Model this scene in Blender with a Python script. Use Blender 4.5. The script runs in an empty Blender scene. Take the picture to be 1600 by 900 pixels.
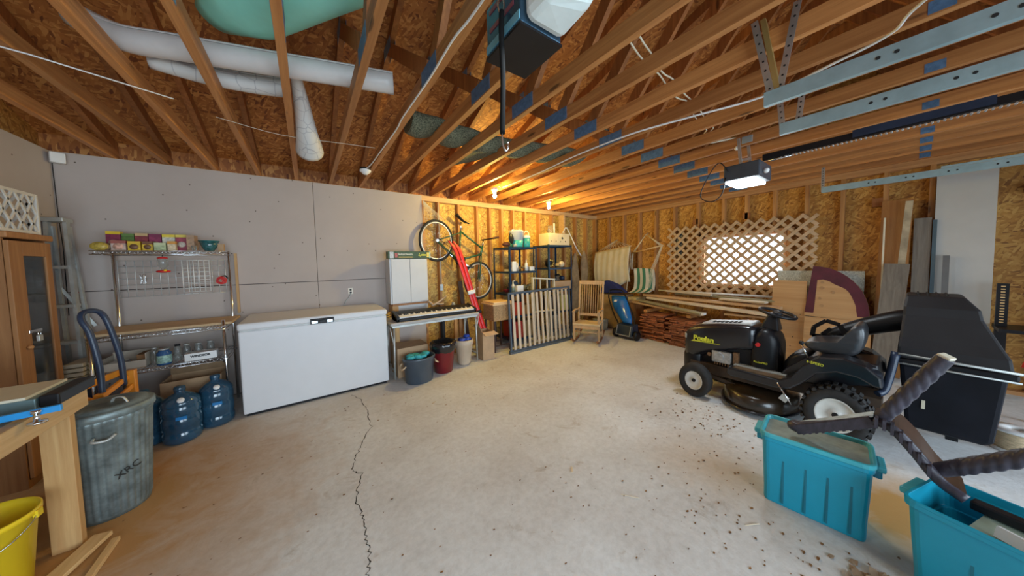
import bpy, bmesh, math, random
from mathutils import Vector, Matrix, Euler
from mathutils import noise as mnoise
PI = math.pi
sc = bpy.context.scene
C = sc.collection
# ---------------------------------------------------------------- camera
cam = bpy.data.cameras.new('camera'); camo = bpy.data.objects.new('camera', cam); C.objects.link(camo)
cam.sensor_fit = 'HORIZONTAL'; cam.sensor_width = 36.0; cam.lens = 447.4 / 1600 * 36.0
cam.shift_y = -16.0 / 1600; cam.clip_start = 0.05; cam.clip_end = 200
_y, _p, _r = math.radians(90 - 35.527), math.radians(3.009), math.radians(1.2)
_f = Vector((math.cos(_y)*math.cos(_p), math.sin(_y)*math.cos(_p), -math.sin(_p)))
_rt = Vector((math.sin(_y), -math.cos(_y), 0)); _dn = _f.cross(_rt)
_R = math.cos(_r)*_rt + math.sin(_r)*_dn; _D = -math.sin(_r)*_rt + math.cos(_r)*_dn
camo.matrix_world = Matrix((( _R.x, -_D.x, -_f.x, 0), (_R.y, -_D.y, -_f.y, 0), (_R.z, -_D.z, -_f.z, 1.38), (0, 0, 0, 1)))
sc.camera = camo
# ---------------------------------------------------------------- light and exposure
sc.view_settings.view_transform = 'Standard'; sc.view_settings.look = 'None'
sc.view_settings.gamma = 1.0; sc.view_settings.use_curve_mapping = False
sc.view_settings.exposure = -0.2
world = bpy.data.worlds.new('daylight'); sc.world = world; world.use_nodes = True
_bg = world.node_tree.nodes['Background']; _bg.inputs[0].default_value = (0.80, 0.92, 1.0, 1); _bg.inputs[1].default_value = 1.6
def area(name, loc, target, sx, sy, power, col, spread=180):
    l = bpy.data.lights.new(name, 'AREA'); l.shape = 'RECTANGLE'; l.size = sx; l.size_y = sy; l.spread = math.radians(spread); l.energy = power; l.color = col
    o = bpy.data.objects.new(name, l); C.objects.link(o); o.location = loc
    o.rotation_euler = (Vector(target) - Vector(loc)).to_track_quat('-Z', 'Y').to_euler()
    return o
def point(name, loc, power, col, rad=0.03):
    l = bpy.data.lights.new(name, 'POINT'); l.energy = power; l.color = col; l.shadow_soft_size = rad
    o = bpy.data.objects.new(name, l); C.objects.link(o); o.location = loc; return o
# side daylight set at an assumed right door opening; left lamp is added fill
area('daylight_right_door', (3.45, -3.25, 1.1), (2.6, 0.9, 0.1), 2.5, 2.0, 62, (0.66, 0.84, 1.0), 125)
area('fill_left_door', (0.2, -3.25, 1.1), (0.7, 1.6, 0.1), 2.6, 2.0, 100, (0.68, 0.85, 1.0), 130)  # added area lamp that brightens the interior from behind the camera
area('daylight_window', (5.66, 1.57, 1.34), (3.0, 1.3, 0.6), 0.95, 0.7, 16, (0.85, 0.94, 1.0))
point('bulb_light_near', (2.152, 3.385, 2.26), 52, (1.0, 0.74, 0.17), 0.035)
point('bulb_light_far', (3.38, 3.62, 2.26), 34, (1.0, 0.74, 0.17), 0.035)

# the lit lamps of the two door openers shine down on the slab
area('opener_lamp_near', (.65, .62, 2.07), (.65, .62, 0), .16, .2, 7, (0.86, 0.95, 1.0))
area('opener_lamp_far', (3.27, .905, 2.035), (3.27, .905, 0), .3, .2, 12, (0.86, 0.95, 1.0))
# ---------------------------------------------------------------- helpers
rnd = random.Random(7)
ORG = {}
class MB:
    def __init__(s): s.b = bmesh.new(); s.mi = 0; s.sm = set()
    def _tag(s, vs, f0): pass
    def box(s, c, d, rot=None, taper=1.0):
        """c centre, d full size, rot Euler tuple or Matrix, taper scales the top"""
        M = Matrix.Identity(3)
        if rot is not None: M = rot.to_3x3() if isinstance(rot, Matrix) else Euler(rot).to_matrix()
        c = Vector(c); v = []
        for z in (-.5, .5):
            k = taper if z > 0 else 1
            for x, y in ((-.5, -.5), (.5, -.5), (.5, .5), (-.5, .5)):
                v.append(s.b.verts.new(c + M @ Vector((x*d[0]*k, y*d[1]*k, z*d[2]))))
        for q in ((0, 3, 2, 1), (4, 5, 6, 7), (0, 1, 5, 4), (1, 2, 6, 5), (2, 3, 7, 6), (3, 0, 4, 7)):
            f = s.b.faces.new([v[i] for i in q]); f.material_index = s.mi
        return s
    def bb(s, x0, x1, y0, y1, z0, z1):
        return s.box(((x0+x1)/2, (y0+y1)/2, (z0+z1)/2), (abs(x1-x0), abs(y1-y0), abs(z1-z0)))
    def bar(s, a, b, w, h, up=(0, 0, 1)):
        """rectangular bar from a to b; w across, h along up"""
        a, b = Vector(a), Vector(b); d = (b-a); L = d.length; d.normalize()
        u = Vector(up); r = d.cross(u)
        if r.length < 1e-4: r = d.cross(Vector((1, 0, 0)))
        r.normalize(); u = r.cross(d).normalized()
        M = Matrix((d, r, u)).transposed()
        return s.box((a+b)/2, (L, w, h), M)
    def hexa(s, P):
        v = [s.b.verts.new(p) for p in P]
        for q in ((0, 3, 2, 1), (4, 5, 6, 7), (0, 1, 5, 4), (1, 2, 6, 5), (2, 3, 7, 6), (3, 0, 4, 7)):
            f = s.b.faces.new([v[i] for i in q]); f.material_index = s.mi
        return s
    def ring(s, c, r, ax, seg, r2=None, rot=0.0):
        ax = Vector(ax).normalized(); t = ax.cross(Vector((0, 0, 1)))
        if t.length < 1e-3: t = Vector((1, 0, 0))
        t.normalize(); w = ax.cross(t)
        r2 = r if r2 is None else r2
        return [s.b.verts.new(Vector(c) + t*r*math.cos(2*PI*i/seg+rot) + w*r2*math.sin(2*PI*i/seg+rot)) for i in range(seg)]
    def skin(s, R, cap=True, smooth=True):
        for A, B in zip(R, R[1:]):
            n = len(A)
            for i in range(n):
                f = s.b.faces.new((A[i], A[(i+1) % n], B[(i+1) % n], B[i])); f.smooth = smooth; f.material_index = s.mi
        if cap:
            for Q in (R[0][::-1], R[-1]):
                try:
                    f = s.b.faces.new(Q); f.material_index = s.mi
                except ValueError: pass
        return s
    def cyl(s, a, b, r, r2=None, seg=20, cap=True):
        a, b = Vector(a), Vector(b); r2 = r if r2 is None else r2
        return s.skin([s.ring(a, r, b-a, seg), s.ring(b, r2, b-a, seg)], cap)
    def tube(s, pts, r, seg=8, cap=True, flat=1.0):
        P = [Vector(p) for p in pts]; R = []
        t0 = (P[1]-P[0]).normalized(); n = t0.cross(Vector((0, 0, 1)))
        if n.length < 1e-3: n = t0.cross(Vector((1, 0, 0)))
        n.normalize()
        for i, p in enumerate(P):
            t = (P[min(i+1, len(P)-1)] - P[max(i-1, 0)])
            t = t.normalized() if t.length > 1e-9 else t0
            n = (n - t*n.dot(t))
            n = n.normalized() if n.length > 1e-6 else t.orthogonal().normalized()
            w = t.cross(n); rr = r[i] if isinstance(r, (list, tuple)) else r
            R.append([s.b.verts.new(p + n*rr*math.cos(2*PI*k/seg) + w*rr*flat*math.sin(2*PI*k/seg)) for k in range(seg)])
        return s.skin(R, cap)
    def lathe(s, c, prof, seg=28, ax=(0, 0, 1), sx=1.0, sy=1.0, cap=False, flute=0.0, nfl=0):
        """prof: list of (r, h)"""
        ax = Vector(ax).normalized(); t = ax.cross(Vector((0, 0, 1)))
        if t.length < 1e-3: t = Vector((1, 0, 0))
        t.normalize(); w = ax.cross(t); c = Vector(c); R = []
        for r, h in prof:
            q = []
            for i in range(seg):
                a = 2*PI*i/seg; k = 1 + (flute*math.cos(nfl*a) if nfl else 0)
                q.append(s.b.verts.new(c + ax*h + t*r*k*sx*math.cos(a) + w*r*k*sy*math.sin(a)))
            R.append(q)
        return s.skin(R, cap)
    def prism(s, poly, a, b):
        """poly: list of 3D points (a planar outline); extruded from +a to +b (vectors)"""
        a, b = Vector(a), Vector(b)
        A = [s.b.verts.new(Vector(p)+a) for p in poly]; B = [s.b.verts.new(Vector(p)+b) for p in poly]
        n = len(A)
        for i in range(n):
            f = s.b.faces.new((A[i], A[(i+1) % n], B[(i+1) % n], B[i])); f.material_index = s.mi
        f1 = s.b.faces.new(A[::-1]); f2 = s.b.faces.new(B); f1.material_index = f2.material_index = s.mi
        return s
    def grid(s, fn, nu, nv, closed=False):
        V = [[s.b.verts.new(fn(i/(nu-1), j/(nv-1))) for j in range(nv)] for i in range(nu)]
        for i in range(nu-1):
            for j in range(nv-1):
                f = s.b.faces.new((V[i][j], V[i+1][j], V[i+1][j+1], V[i][j+1])); f.smooth = True; f.material_index = s.mi
        return s
    def ball(s, c, r, seg=14, sc_=(1, 1, 1)):
        c = Vector(c); R = []
        for j in range(1, seg//2):
            p = PI*j/(seg//2)
            R.append([s.b.verts.new(c + Vector((r*sc_[0]*math.sin(p)*math.cos(2*PI*i/seg), r*sc_[1]*math.sin(p)*math.sin(2*PI*i/seg), -r*sc_[2]*math.cos(p)))) for i in range(seg)])
        return s.skin(R, True)
    def done(s, name, mats, parent=None, bevel=0.0, thick=0.0, sub=0, smooth=None, local=False, wn=False):
        bm = s.b
        bmesh.ops.recalc_face_normals(bm, faces=bm.faces)
        me = bpy.data.meshes.new(name)
        if parent is not None: org = ORG.get(parent.name, Vector((0, 0, 0)))
        elif local: org = Vector((0, 0, 0))
        else:
            xs = [v.co for v in bm.verts]
            org = Vector(((min(v.x for v in xs)+max(v.x for v in xs))/2, (min(v.y for v in xs)+max(v.y for v in xs))/2, min(v.z for v in xs)))
        if smooth is not None:
            for f in bm.faces: f.smooth = smooth
        bmesh.ops.translate(bm, vec=-org, verts=bm.verts)
        bm.to_mesh(me); bm.free()
        for m in (mats if isinstance(mats, (list, tuple)) else [mats]): me.materials.append(m)
        o = bpy.data.objects.new(name, me); C.objects.link(o)
        if parent is not None: o.parent = parent
        else: o.location = org
        ORG[o.name] = org
        if thick:
            m = o.modifiers.new('thick', 'SOLIDIFY'); m.thickness = thick; m.offset = 0
        if bevel:
            m = o.modifiers.new('bevel', 'BEVEL'); m.width = bevel; m.segments = 2; m.limit_method = 'ANGLE'; m.angle_limit = math.radians(40)
        if sub:
            m = o.modifiers.new('sub', 'SUBSURF'); m.levels = sub; m.render_levels = sub
        return o
def thing(name, label, cat, loc=(0, 0, 0), group=None, rz=0.0):
    o = bpy.data.objects.new(name, None); C.objects.link(o); o.location = loc; o.rotation_euler = (0, 0, rz)
    o.empty_display_size = 0.1
    o['label'] = label; o['category'] = cat
    if group: o['group'] = group
    ORG[o.name] = Vector(loc) if rz == 0 else Vector((0, 0, 0))
    return o
def tag(o, label, cat, group=None, kind=None):
    o['label'] = label; o['category'] = cat
    if group: o['group'] = group
    if kind: o['kind'] = kind
    return o
def structure(o, label=None):
    o['kind'] = 'structure'
    if label: o['label'] = label
    return o
def copy_tree(o, parent=None):
    c = o.copy(); C.objects.link(c)
    if parent is not None: c.parent = parent
    ORG[c.name] = ORG.get(o.name, Vector((0, 0, 0)))
    for ch in list(o.children): copy_tree(ch, c)
    return c
def text(s, size, loc, rot, m, parent, name='lettering', ext=0.001, shear=0.0, sx=1.0, bold=0.0, align='CENTER'):
    cu = bpy.data.curves.new(name, 'FONT'); cu.body = s; cu.size = size; cu.extrude = ext; cu.shear = shear; cu.offset = bold
    cu.align_x = align; cu.align_y = 'CENTER'; cu.materials.append(m)
    o = bpy.data.objects.new(name, cu); C.objects.link(o)
    if parent is not None:
        o.parent = parent; o.location = Vector(loc) - ORG.get(parent.name, Vector((0, 0, 0)))
    else: o.location = loc
    o.rotation_euler = rot; o.scale = (sx, 1, 1)
    bpy.context.view_layer.update()
    me = bpy.data.meshes.new_from_object(o.evaluated_get(bpy.context.evaluated_depsgraph_get()))
    q = bpy.data.objects.new(name, me); C.objects.link(q); q.parent = parent; q.location = o.location; q.rotation_euler = rot; q.scale = o.scale
    if not me.materials: me.materials.append(m)
    bpy.data.objects.remove(o); bpy.data.curves.remove(cu)
    return q
def ease(pts, n=8):
    """Catmull-Rom through points"""
    P = [Vector(p) for p in pts]; P = [P[0]*2-P[1]] + P + [P[-1]*2-P[-2]]; out = []
    for i in range(1, len(P)-2):
        for k in range(n):
            t = k/n; a, b, c, d = P[i-1:i+3]
            out.append(.5*((2*b)+(c-a)*t+(2*a-5*b+4*c-d)*t*t+(3*b-3*c+d-a)*t**3))
    out.append(P[-2]); return out

# ---------------------------------------------------------------- materials
def _new(name):
    m = bpy.data.materials.new(name); m.use_nodes = True; nt = m.node_tree
    return m, nt, nt.nodes['Principled BSDF']
def _noise(nt, vec, scale, detail=4, rough=0.6, dist=0.0):
    n = nt.nodes.new('ShaderNodeTexNoise'); n.inputs['Scale'].default_value = scale; n.inputs['Detail'].default_value = detail
    n.inputs['Roughness'].default_value = rough; n.inputs['Distortion'].default_value = dist
    nt.links.new(vec, n.inputs['Vector']); return n
def _ramp(nt, fac, stops):
    r = nt.nodes.new('ShaderNodeValToRGB'); e = r.color_ramp.elements
    while len(e) < len(stops): e.new(0.5)
    for k, (p, c) in zip(e, stops): k.position = p; k.color = (*c, 1) if len(c) == 3 else c
    nt.links.new(fac, r.inputs[0]); return r
def _coord(nt, scale=(1, 1, 1), out='Object', rnd_off=True):
    tc = nt.nodes.new('ShaderNodeTexCoord'); mp = nt.nodes.new('ShaderNodeMapping'); mp.inputs['Scale'].default_value = scale
    nt.links.new(tc.outputs[out], mp.inputs['Vector'])
    if rnd_off:
        oi = nt.nodes.new('ShaderNodeObjectInfo'); ml = nt.nodes.new('ShaderNodeMath'); ml.operation = 'MULTIPLY'; ml.inputs[1].default_value = 37.0
        nt.links.new(oi.outputs['Random'], ml.inputs[0]); nt.links.new(ml.outputs[0], mp.inputs['Location'])
    return mp.outputs[0]
def _mix(nt, f, a, b, mode='MIX'):
    n = nt.nodes.new('ShaderNodeMix'); n.data_type = 'RGBA'; n.blend_type = mode
    for k, v in ((0, f), (6, a), (7, b)):
        if hasattr(v, 'links'): nt.links.new(v, n.inputs[k])
        else: n.inputs[k].default_value = (*v, 1) if isinstance(v, tuple) and len(v) == 3 else v
    return n.outputs[2]
def _bump(nt, b, h, st, dist=0.01):
    n = nt.nodes.new('ShaderNodeBump'); n.inputs['Strength'].default_value = st; n.inputs['Distance'].default_value = dist
    nt.links.new(h, n.inputs['Height']); nt.links.new(n.outputs[0], b.inputs['Normal'])
def mat(name, col, rough=0.5, metal=0.0, var=0.12, scale=6.0, bump=0.0, coat=0.0, spec=None, trans=0.0, alpha=1.0, stretch=(1, 1, 1), emit=None, es=0.0):
    m, nt, b = _new(name)
    v = _coord(nt, stretch); n = _noise(nt, v, scale)
    d = tuple(max(0, c*(1-var)) for c in col); l = tuple(min(1, c*(1+var)) for c in col)
    r = _ramp(nt, n.outputs[0], [(0.3, d), (0.7, l)]); nt.links.new(r.outputs[0], b.inputs['Base Color'])
    b.inputs['Roughness'].default_value = rough; b.inputs['Metallic'].default_value = metal
    if coat: b.inputs['Coat Weight'].default_value = coat; b.inputs['Coat Roughness'].default_value = 0.1
    if spec is not None: b.inputs['Specular IOR Level'].default_value = spec
    if trans: b.inputs['Transmission Weight'].default_value = trans
    if alpha < 1: b.inputs['Alpha'].default_value = alpha
    if emit: b.inputs['Emission Color'].default_value = (*emit, 1); b.inputs['Emission Strength'].default_value = es
    if bump: _bump(nt, b, n.outputs[0], bump)
    return m
def wood(name, light, dark, axis='y', rough=0.6, knots=True, var=0.25, g=1.0):
    m, nt, b = _new(name)
    st = {'x': (.6, 14, 14), 'y': (14, .6, 14), 'z': (14, 14, .6)}[axis]
    v = _coord(nt, tuple(k*g for k in st)); n = _noise(nt, v, 2.2, 5, .65, .6)
    r = _ramp(nt, n.outputs[0], [(.28, dark), (.52, tuple((a+c)/2 for a, c in zip(light, dark))), (.72, light)])
    st2 = {'x': (1.1, 5, 5), 'y': (5, 1.1, 5), 'z': (5, 5, 1.1)}[axis]
    out = r.outputs[0]
    if knots:
        v2 = _coord(nt, st2); k = nt.nodes.new('ShaderNodeTexVoronoi'); k.inputs['Scale'].default_value = 1.6; nt.links.new(v2, k.inputs['Vector'])
        kr = _ramp(nt, k.outputs['Distance'], [(.0, (.25, .25, .25)), (.075, (.35, .35, .35)), (.11, (1, 1, 1))])
        out = _mix(nt, 1.0, out, kr.outputs[0], 'MULTIPLY')
    oi = nt.nodes.new('ShaderNodeObjectInfo'); hr = _ramp(nt, oi.outputs['Random'], [(0, (1-var,)*3), (1, (1+var*.3,)*3)])
    out = _mix(nt, 1.0, out, hr.outputs[0], 'MULTIPLY')
    nt.links.new(out, b.inputs['Base Color']); b.inputs['Roughness'].default_value = rough
    _bump(nt, b, n.outputs[0], .15, .003)
    return m
def osb(name, cols, plane='xz', sc_=1.0):
    """strand board: long flakes laid at three angles"""
    m, nt, b = _new(name)
    tc = nt.nodes.new('ShaderNodeTexCoord'); outs = []
    for i, ang in enumerate((12, 68, -38)):
        mp = nt.nodes.new('ShaderNodeMapping'); k = 1.0/sc_
        s = [16*k, 16*k, 16*k]; ax = {'xz': (0, 2, 1), 'yz': (1, 2, 0), 'xy': (0, 1, 2)}[plane]
        rot = [0, 0, 0]; rot[ax[2]] = math.radians(ang)
        mp.vector_type = 'POINT'
        m1 = nt.nodes.new('ShaderNodeMapping'); m1.inputs['Rotation'].default_value = rot; nt.links.new(tc.outputs['Object'], m1.inputs['Vector'])
        s[ax[0]] = 16*k; s[ax[1]] = 60*k
        mp.inputs['Scale'].default_value = s; mp.inputs['Location'].default_value = (i*3.3,)*3
        nt.links.new(m1.outputs[0], mp.inputs['Vector'])
        vo = nt.nodes.new('ShaderNodeTexVoronoi'); vo.inputs['Scale'].default_value = 1.0; vo.inputs['Randomness'].default_value = 1.0
        nt.links.new(mp.outputs[0], vo.inputs['Vector']); outs.append(vo)
    sep = [nt.nodes.new('ShaderNodeSeparateColor') for _ in outs]
    for s, o in zip(sep, outs): nt.links.new(o.outputs['Color'], s.inputs[0])
    g1 = nt.nodes.new('ShaderNodeMath'); g1.operation = 'GREATER_THAN'; g1.inputs[1].default_value = .5; nt.links.new(sep[0].outputs[1], g1.inputs[0])
    g2 = nt.nodes.new('ShaderNodeMath'); g2.operation = 'GREATER_THAN'; g2.inputs[1].default_value = .62; nt.links.new(sep[1].outputs[1], g2.inputs[0])
    def mixf(f, a, c):
        n = nt.nodes.new('ShaderNodeMix'); nt.links.new(f, n.inputs[0]); nt.links.new(a, n.inputs[2]); nt.links.new(c, n.inputs[3]); return n.outputs[0]
    v = mixf(g2.outputs[0], mixf(g1.outputs[0], sep[2].outputs[0], sep[0].outputs[0]), sep[1].outputs[0])
    r = _ramp(nt, v, cols)
    big = _noise(nt, tc.outputs['Object'], 1.3, 2); rb = _ramp(nt, big.outputs[0], [(.3, (.78,)*3), (.7, (1.12,)*3)])
    nt.links.new(_mix(nt, 1.0, r.outputs[0], rb.outputs[0], 'MULTIPLY'), b.inputs['Base Color'])
    b.inputs['Roughness'].default_value = .62
    return m
M = {}
M['chord'] = wood('truss_lumber', (.70, .32, .10), (.40, .145, .038), 'y')
M['web'] = wood('web_lumber', (.50, .19, .05), (.26, .085, .02), 'z')
M['stud'] = wood('stud_lumber', (.64, .33, .11), (.42, .17, .05), 'z')
M['plate_x'] = wood('plate_lumber', (.74, .50, .26), (.50, .28, .12), 'x')
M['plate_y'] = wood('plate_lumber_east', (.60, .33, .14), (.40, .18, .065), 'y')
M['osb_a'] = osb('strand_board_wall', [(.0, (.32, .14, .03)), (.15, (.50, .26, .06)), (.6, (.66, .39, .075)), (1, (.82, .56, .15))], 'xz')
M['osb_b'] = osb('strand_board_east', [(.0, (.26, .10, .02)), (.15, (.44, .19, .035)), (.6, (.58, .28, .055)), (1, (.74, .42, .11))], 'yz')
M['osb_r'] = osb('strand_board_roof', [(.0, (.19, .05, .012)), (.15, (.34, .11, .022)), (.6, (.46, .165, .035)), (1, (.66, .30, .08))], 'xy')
M['white'] = mat('white_paint', (.80, .80, .78), .45, var=.03)
M['steel'] = mat('galvanized_steel', (.62, .66, .68), .35, .85, var=.15, scale=12)
M['gusset'] = mat('gusset_steel', (.12, .24, .42), .45, .3, var=.25, scale=40)
M['black'] = mat('black_plastic', (.010, .010, .012), .4, var=.3, spec=.3)
M['chrome'] = mat('chrome', (.75, .78, .8), .18, 1.0, var=.1)
def drywall():
    m, nt, b = _new('drywall'); v = _coord(nt, rnd_off=False)
    n = _noise(nt, v, 1.2, 5); r = _ramp(nt, n.outputs[0], [(.3, (.465, .395, .355)), (.7, (.525, .455, .415))])
    sx = nt.nodes.new('ShaderNodeSeparateXYZ'); nt.links.new(v, sx.inputs[0]); ad = nt.nodes.new('ShaderNodeMath'); nt.links.new(sx.outputs[0], ad.inputs[0]); nt.links.new(sx.outputs[1], ad.inputs[1])
    cb = nt.nodes.new('ShaderNodeCombineXYZ'); nt.links.new(ad.outputs[0], cb.inputs[0]); nt.links.new(sx.outputs[2], cb.inputs[1])
    k = nt.nodes.new('ShaderNodeTexVoronoi'); k.voronoi_dimensions = '2D'; k.inputs['Scale'].default_value = 3.0; nt.links.new(cb.outputs[0], k.inputs['Vector'])
    kr = _ramp(nt, k.outputs['Distance'], [(.0, (.18, .15, .14)), (.014, (.3, .27, .25)), (.022, (1, 1, 1))])
    nt.links.new(_mix(nt, 1.0, r.outputs[0], kr.outputs[0], 'MULTIPLY'), b.inputs['Base Color']); b.inputs['Roughness'].default_value = .85
    return m
M['drywall'] = drywall()
def concrete():
    m, nt, b = _new('concrete'); v = _coord(nt, rnd_off=False)
    n1 = _noise(nt, v, 1.1, 6, .62); n2 = _noise(nt, v, 26, 6, .7); n3 = _noise(nt, v, 4.0, 5, .7, .8)
    r1 = _ramp(nt, n1.outputs[0], [(.3, (.58, .56, .54)), (.5, (.70, .71, .71)), (.72, (.79, .82, .84))])
    r2 = _ramp(nt, n2.outputs[0], [(.33, (.86, .85, .84)), (.6, (1.0, 1.0, 1.0))])
    c = _mix(nt, 1.0, r1.outputs[0], r2.outputs[0], 'MULTIPLY')
    r3 = _ramp(nt, n3.outputs[0], [(.60, (1, 1, 1)), (.76, (.70, .62, .54))])
    c = _mix(nt, 1.0, c, r3.outputs[0], 'MULTIPLY')
    # brown dust spread on the slab by the west wall; tan patches by the tractor
    def patch(cx, cy, sx, sy, col, amt, prev, lo=.55, hi=1.1):
        mp = nt.nodes.new('ShaderNodeMapping'); mp.vector_type = 'POINT'
        mp.inputs['Location'].default_value = (-cx/sx, -cy/sy, 0); mp.inputs['Scale'].default_value = (1/sx, 1/sy, 1)
        nt.links.new(v, mp.inputs['Vector'])
        ln = nt.nodes.new('ShaderNodeVectorMath'); ln.operation = 'LENGTH'; nt.links.new(mp.outputs[0], ln.inputs[0])
        ad = nt.nodes.new('ShaderNodeMath'); ad.operation = 'MULTIPLY_ADD'; ad.inputs[1].default_value = .5; nt.links.new(n3.outputs[0], ad.inputs[0]); nt.links.new(ln.outputs['Value'], ad.inputs[2])
        rr = _ramp(nt, ad.outputs[0], [(lo, (amt,)*3), (hi+.35, (0, 0, 0))])
        sv = nt.nodes.new('ShaderNodeSeparateColor'); nt.links.new(rr.outputs[0], sv.inputs[0])
        return _mix(nt, sv.outputs[0], prev, col)
    c = patch(-1.15, 2.6, 1.75, 2.3, (.46, .25, .09), 1.0, c, .45, .90)
    c = patch(.3, 3.4, 1.6, .7, (.46, .38, .30), .5, c, .3, .8)
    c = patch(2.15, .7, .6, .8, (.52, .38, .24), .7, c, .3, .8)
    c = patch(2.5, .0, .75, .45, (.46, .26, .08), 1.0, c, .45, .8)
    nt.links.new(c, b.inputs['Base Color']); b.inputs['Roughness'].default_value = .75
    _bump(nt, b, n2.outputs[0], .35, .006)
    return m
M['concrete'] = concrete()
# ---------------------------------------------------------------- the room
WA, WB, WC, WD = 4.28, 5.5, -1.72, -3.30      # inner faces: north y, east x, west x, south y
PT = 2.41
floor_ = MB().bb(WC-.3, WB+.3, WD-.3, WA+.3, -.12, 0).done('floor', M['concrete'], local=True); structure(floor_)
crack_pts = [(0.327, 3.457), (0.377, 3.326), (0.385, 3.165), (0.403, 3.023), (0.389, 2.86), (0.382, 2.658), (0.322, 2.555), (0.277, 2.464), (0.252, 2.377), (0.215, 2.282), (0.182, 2.195), (0.192, 2.149), (0.23, 2.091), (0.199, 1.997), (0.173, 1.899), (0.178, 1.788), (0.186, 1.726), (0.187, 1.667), (0.179, 1.596), (0.178, 1.534), (0.178, 1.475), (0.165, 1.413), (0.153, 1.371), (.10, 1.24), (.13, 1.0), (.06, .7)]
m = MB(); rr = random.Random(3); L = []; W = []
for (x0, y0), (x1, y1) in zip(crack_pts, crack_pts[1:]):
    for k in range(4):
        t = k/4; L.append((x0+(x1-x0)*t+rr.uniform(-.012, .012), y0+(y1-y0)*t)); W.append(rr.uniform(.0012, .004))
vs = []
for (x, y), w in zip(L, W): vs.append((m.b.verts.new((x-w, y, .0008)), m.b.verts.new((x+w, y, .0008))))
for a, b in zip(vs, vs[1:]): m.b.faces.new((a[0], a[1], b[1], b[0]))
M['crack'] = mat('crack_dark', (.03, .025, .02), .95)
m.done('crack', M['crack'], floor_)

def wall(name):
    o = bpy.data.objects.new(name, None); C.objects.link(o); o['kind'] = 'structure'; ORG[o.name] = Vector((0, 0, 0)); return o
XD = 1.43                                      # where the drywall stops on the north wall
wn = wall('wall_north')
MB().bb(XD-.3, WB+.12, WA+.09, WA+.105, 0, 2.62).done('sheathing', M['osb_a'], wn)
MB().bb(WC-.1, XD-.3, WA+.09, WA+.105, 0, 2.62).done('sheathing', M['osb_a'], wn)
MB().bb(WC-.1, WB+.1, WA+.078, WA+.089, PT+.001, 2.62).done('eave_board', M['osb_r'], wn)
M['seam'] = mat('seam_shadow_gap', (.12, .10, .09), .9)
for x0, x1, z0, z1 in ((WC, .10, 1.205, PT-.005), (WC, .10, .01, 1.198), (.104, XD, 1.205, PT-.005), (.104, XD, .01, 1.198)):
    MB().bb(x0, x1, WA-.012, WA, z0, z1).done('drywall_sheet', M['drywall'], wn, bevel=.002)
MB().bb(WC, XD, WA, WA+.01, 0, PT-.01).done('drywall_backing', M['seam'], wn)
MB().bb(WC-.1, WB+.1, WA, WA+.09, PT-.038, PT).done('top_plate', M['plate_x'], wn)
MB().bb(XD, WB, WA, WA+.09, PT-.076, PT-.039).done('top_plate', M['plate_x'], wn)
MB().bb(XD, WB, WA, WA+.09, 0, .038).done('bottom_plate', M['plate_x'], wn)
for x in (1.45, 1.69, 2.03, 2.37, 2.62, 2.87, 3.12, 3.4, 3.75, 4.1, 4.45, 4.8, 5.15, 5.47):
    MB().bb(x-.019, x+.019, WA, WA+.09, .038, PT-.076).done('stud', M['stud'], wn)
we = wall('wall_east')
wy0, wy1, wz0, wz1 = 1.065, 2.09, .955, 1.735    # window opening
for y0, y1, z0, z1 in ((WD, wy0, 0, 2.62), (wy1, WA+.1, 0, 2.62), (wy0, wy1, 0, wz0), (wy0, wy1, wz1, 2.62)):
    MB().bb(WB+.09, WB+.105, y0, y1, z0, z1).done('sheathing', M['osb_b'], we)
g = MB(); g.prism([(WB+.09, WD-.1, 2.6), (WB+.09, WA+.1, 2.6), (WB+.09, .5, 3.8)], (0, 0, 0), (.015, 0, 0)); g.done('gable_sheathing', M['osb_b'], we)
MB().bb(WB, WB+.09, WD, WA, PT-.038, PT).done('top_plate', M['plate_y'], we)
MB().bb(WB, WB+.09, WD, WA, PT-.076, PT-.039).done('top_plate', M['plate_y'], we)
MB().bb(WB, WB+.09, WD, WA, 0, .038).done('bottom_plate', M['plate_y'], we)
for y in (3.977, 3.6, 3.25, 2.91, 2.56, 2.177, 1.804, 1.505, 1.18, .854, .535, .205, -.099, -.75, -1.1, -1.45, -1.8):
    if wy0-.06 < y < wy1+.06:
        MB().bb(WB, WB+.09, y-.019, y+.019, wz1+.06, PT-.076).done('stud', M['stud'], we)
        MB().bb(WB, WB+.09, y-.019, y+.019, .038, wz0-.05).done('stud', M['stud'], we)
    else:
        MB().bb(WB, WB+.09, y-.019, y+.019, .038, PT-.076).done('stud', M['stud'], we)
MB().bb(WB, WB+.09, wy0-.1, wy1+.1, wz1+.02, wz1+.058).done('header', M['plate_y'], we)
MB().bb(WB, WB+.09, wy0-.1, wy1+.1, wz0-.05, wz0-.012).done('sill_plate', M['plate_y'], we)
for y in (wy0-.045, wy1+.045): MB().bb(WB, WB+.09, y-.019, y+.019, wz0-.05, wz1+.058).done('stud', M['stud'], we)
for y, z, s in ((2.20, 2.02, 1), (1.5, 2.02, 1), (.205+.05, 2.0, 1), (-.66, 1.98, 1)):
    MB().bb(WB+.0, WB+.085, y-.03, y+.05, z-.05, z+.05).done('blocking', M['web'], we)
win = wall('window_1')
f = MB()
for a in ((wy0-.02, wy0+.015, wz0-.01, wz1+.02), (wy1-.015, wy1+.02, wz0-.01, wz1+.02)): f.bb(WB+.02, WB+.12, *a)
for a in ((wz0-.012, wz0+.012), (wz1-.012, wz1+.018)): f.bb(WB+.02, WB+.12, wy0, wy1, *a)
f.done('window_frame', M['plate_y'], win)
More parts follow.
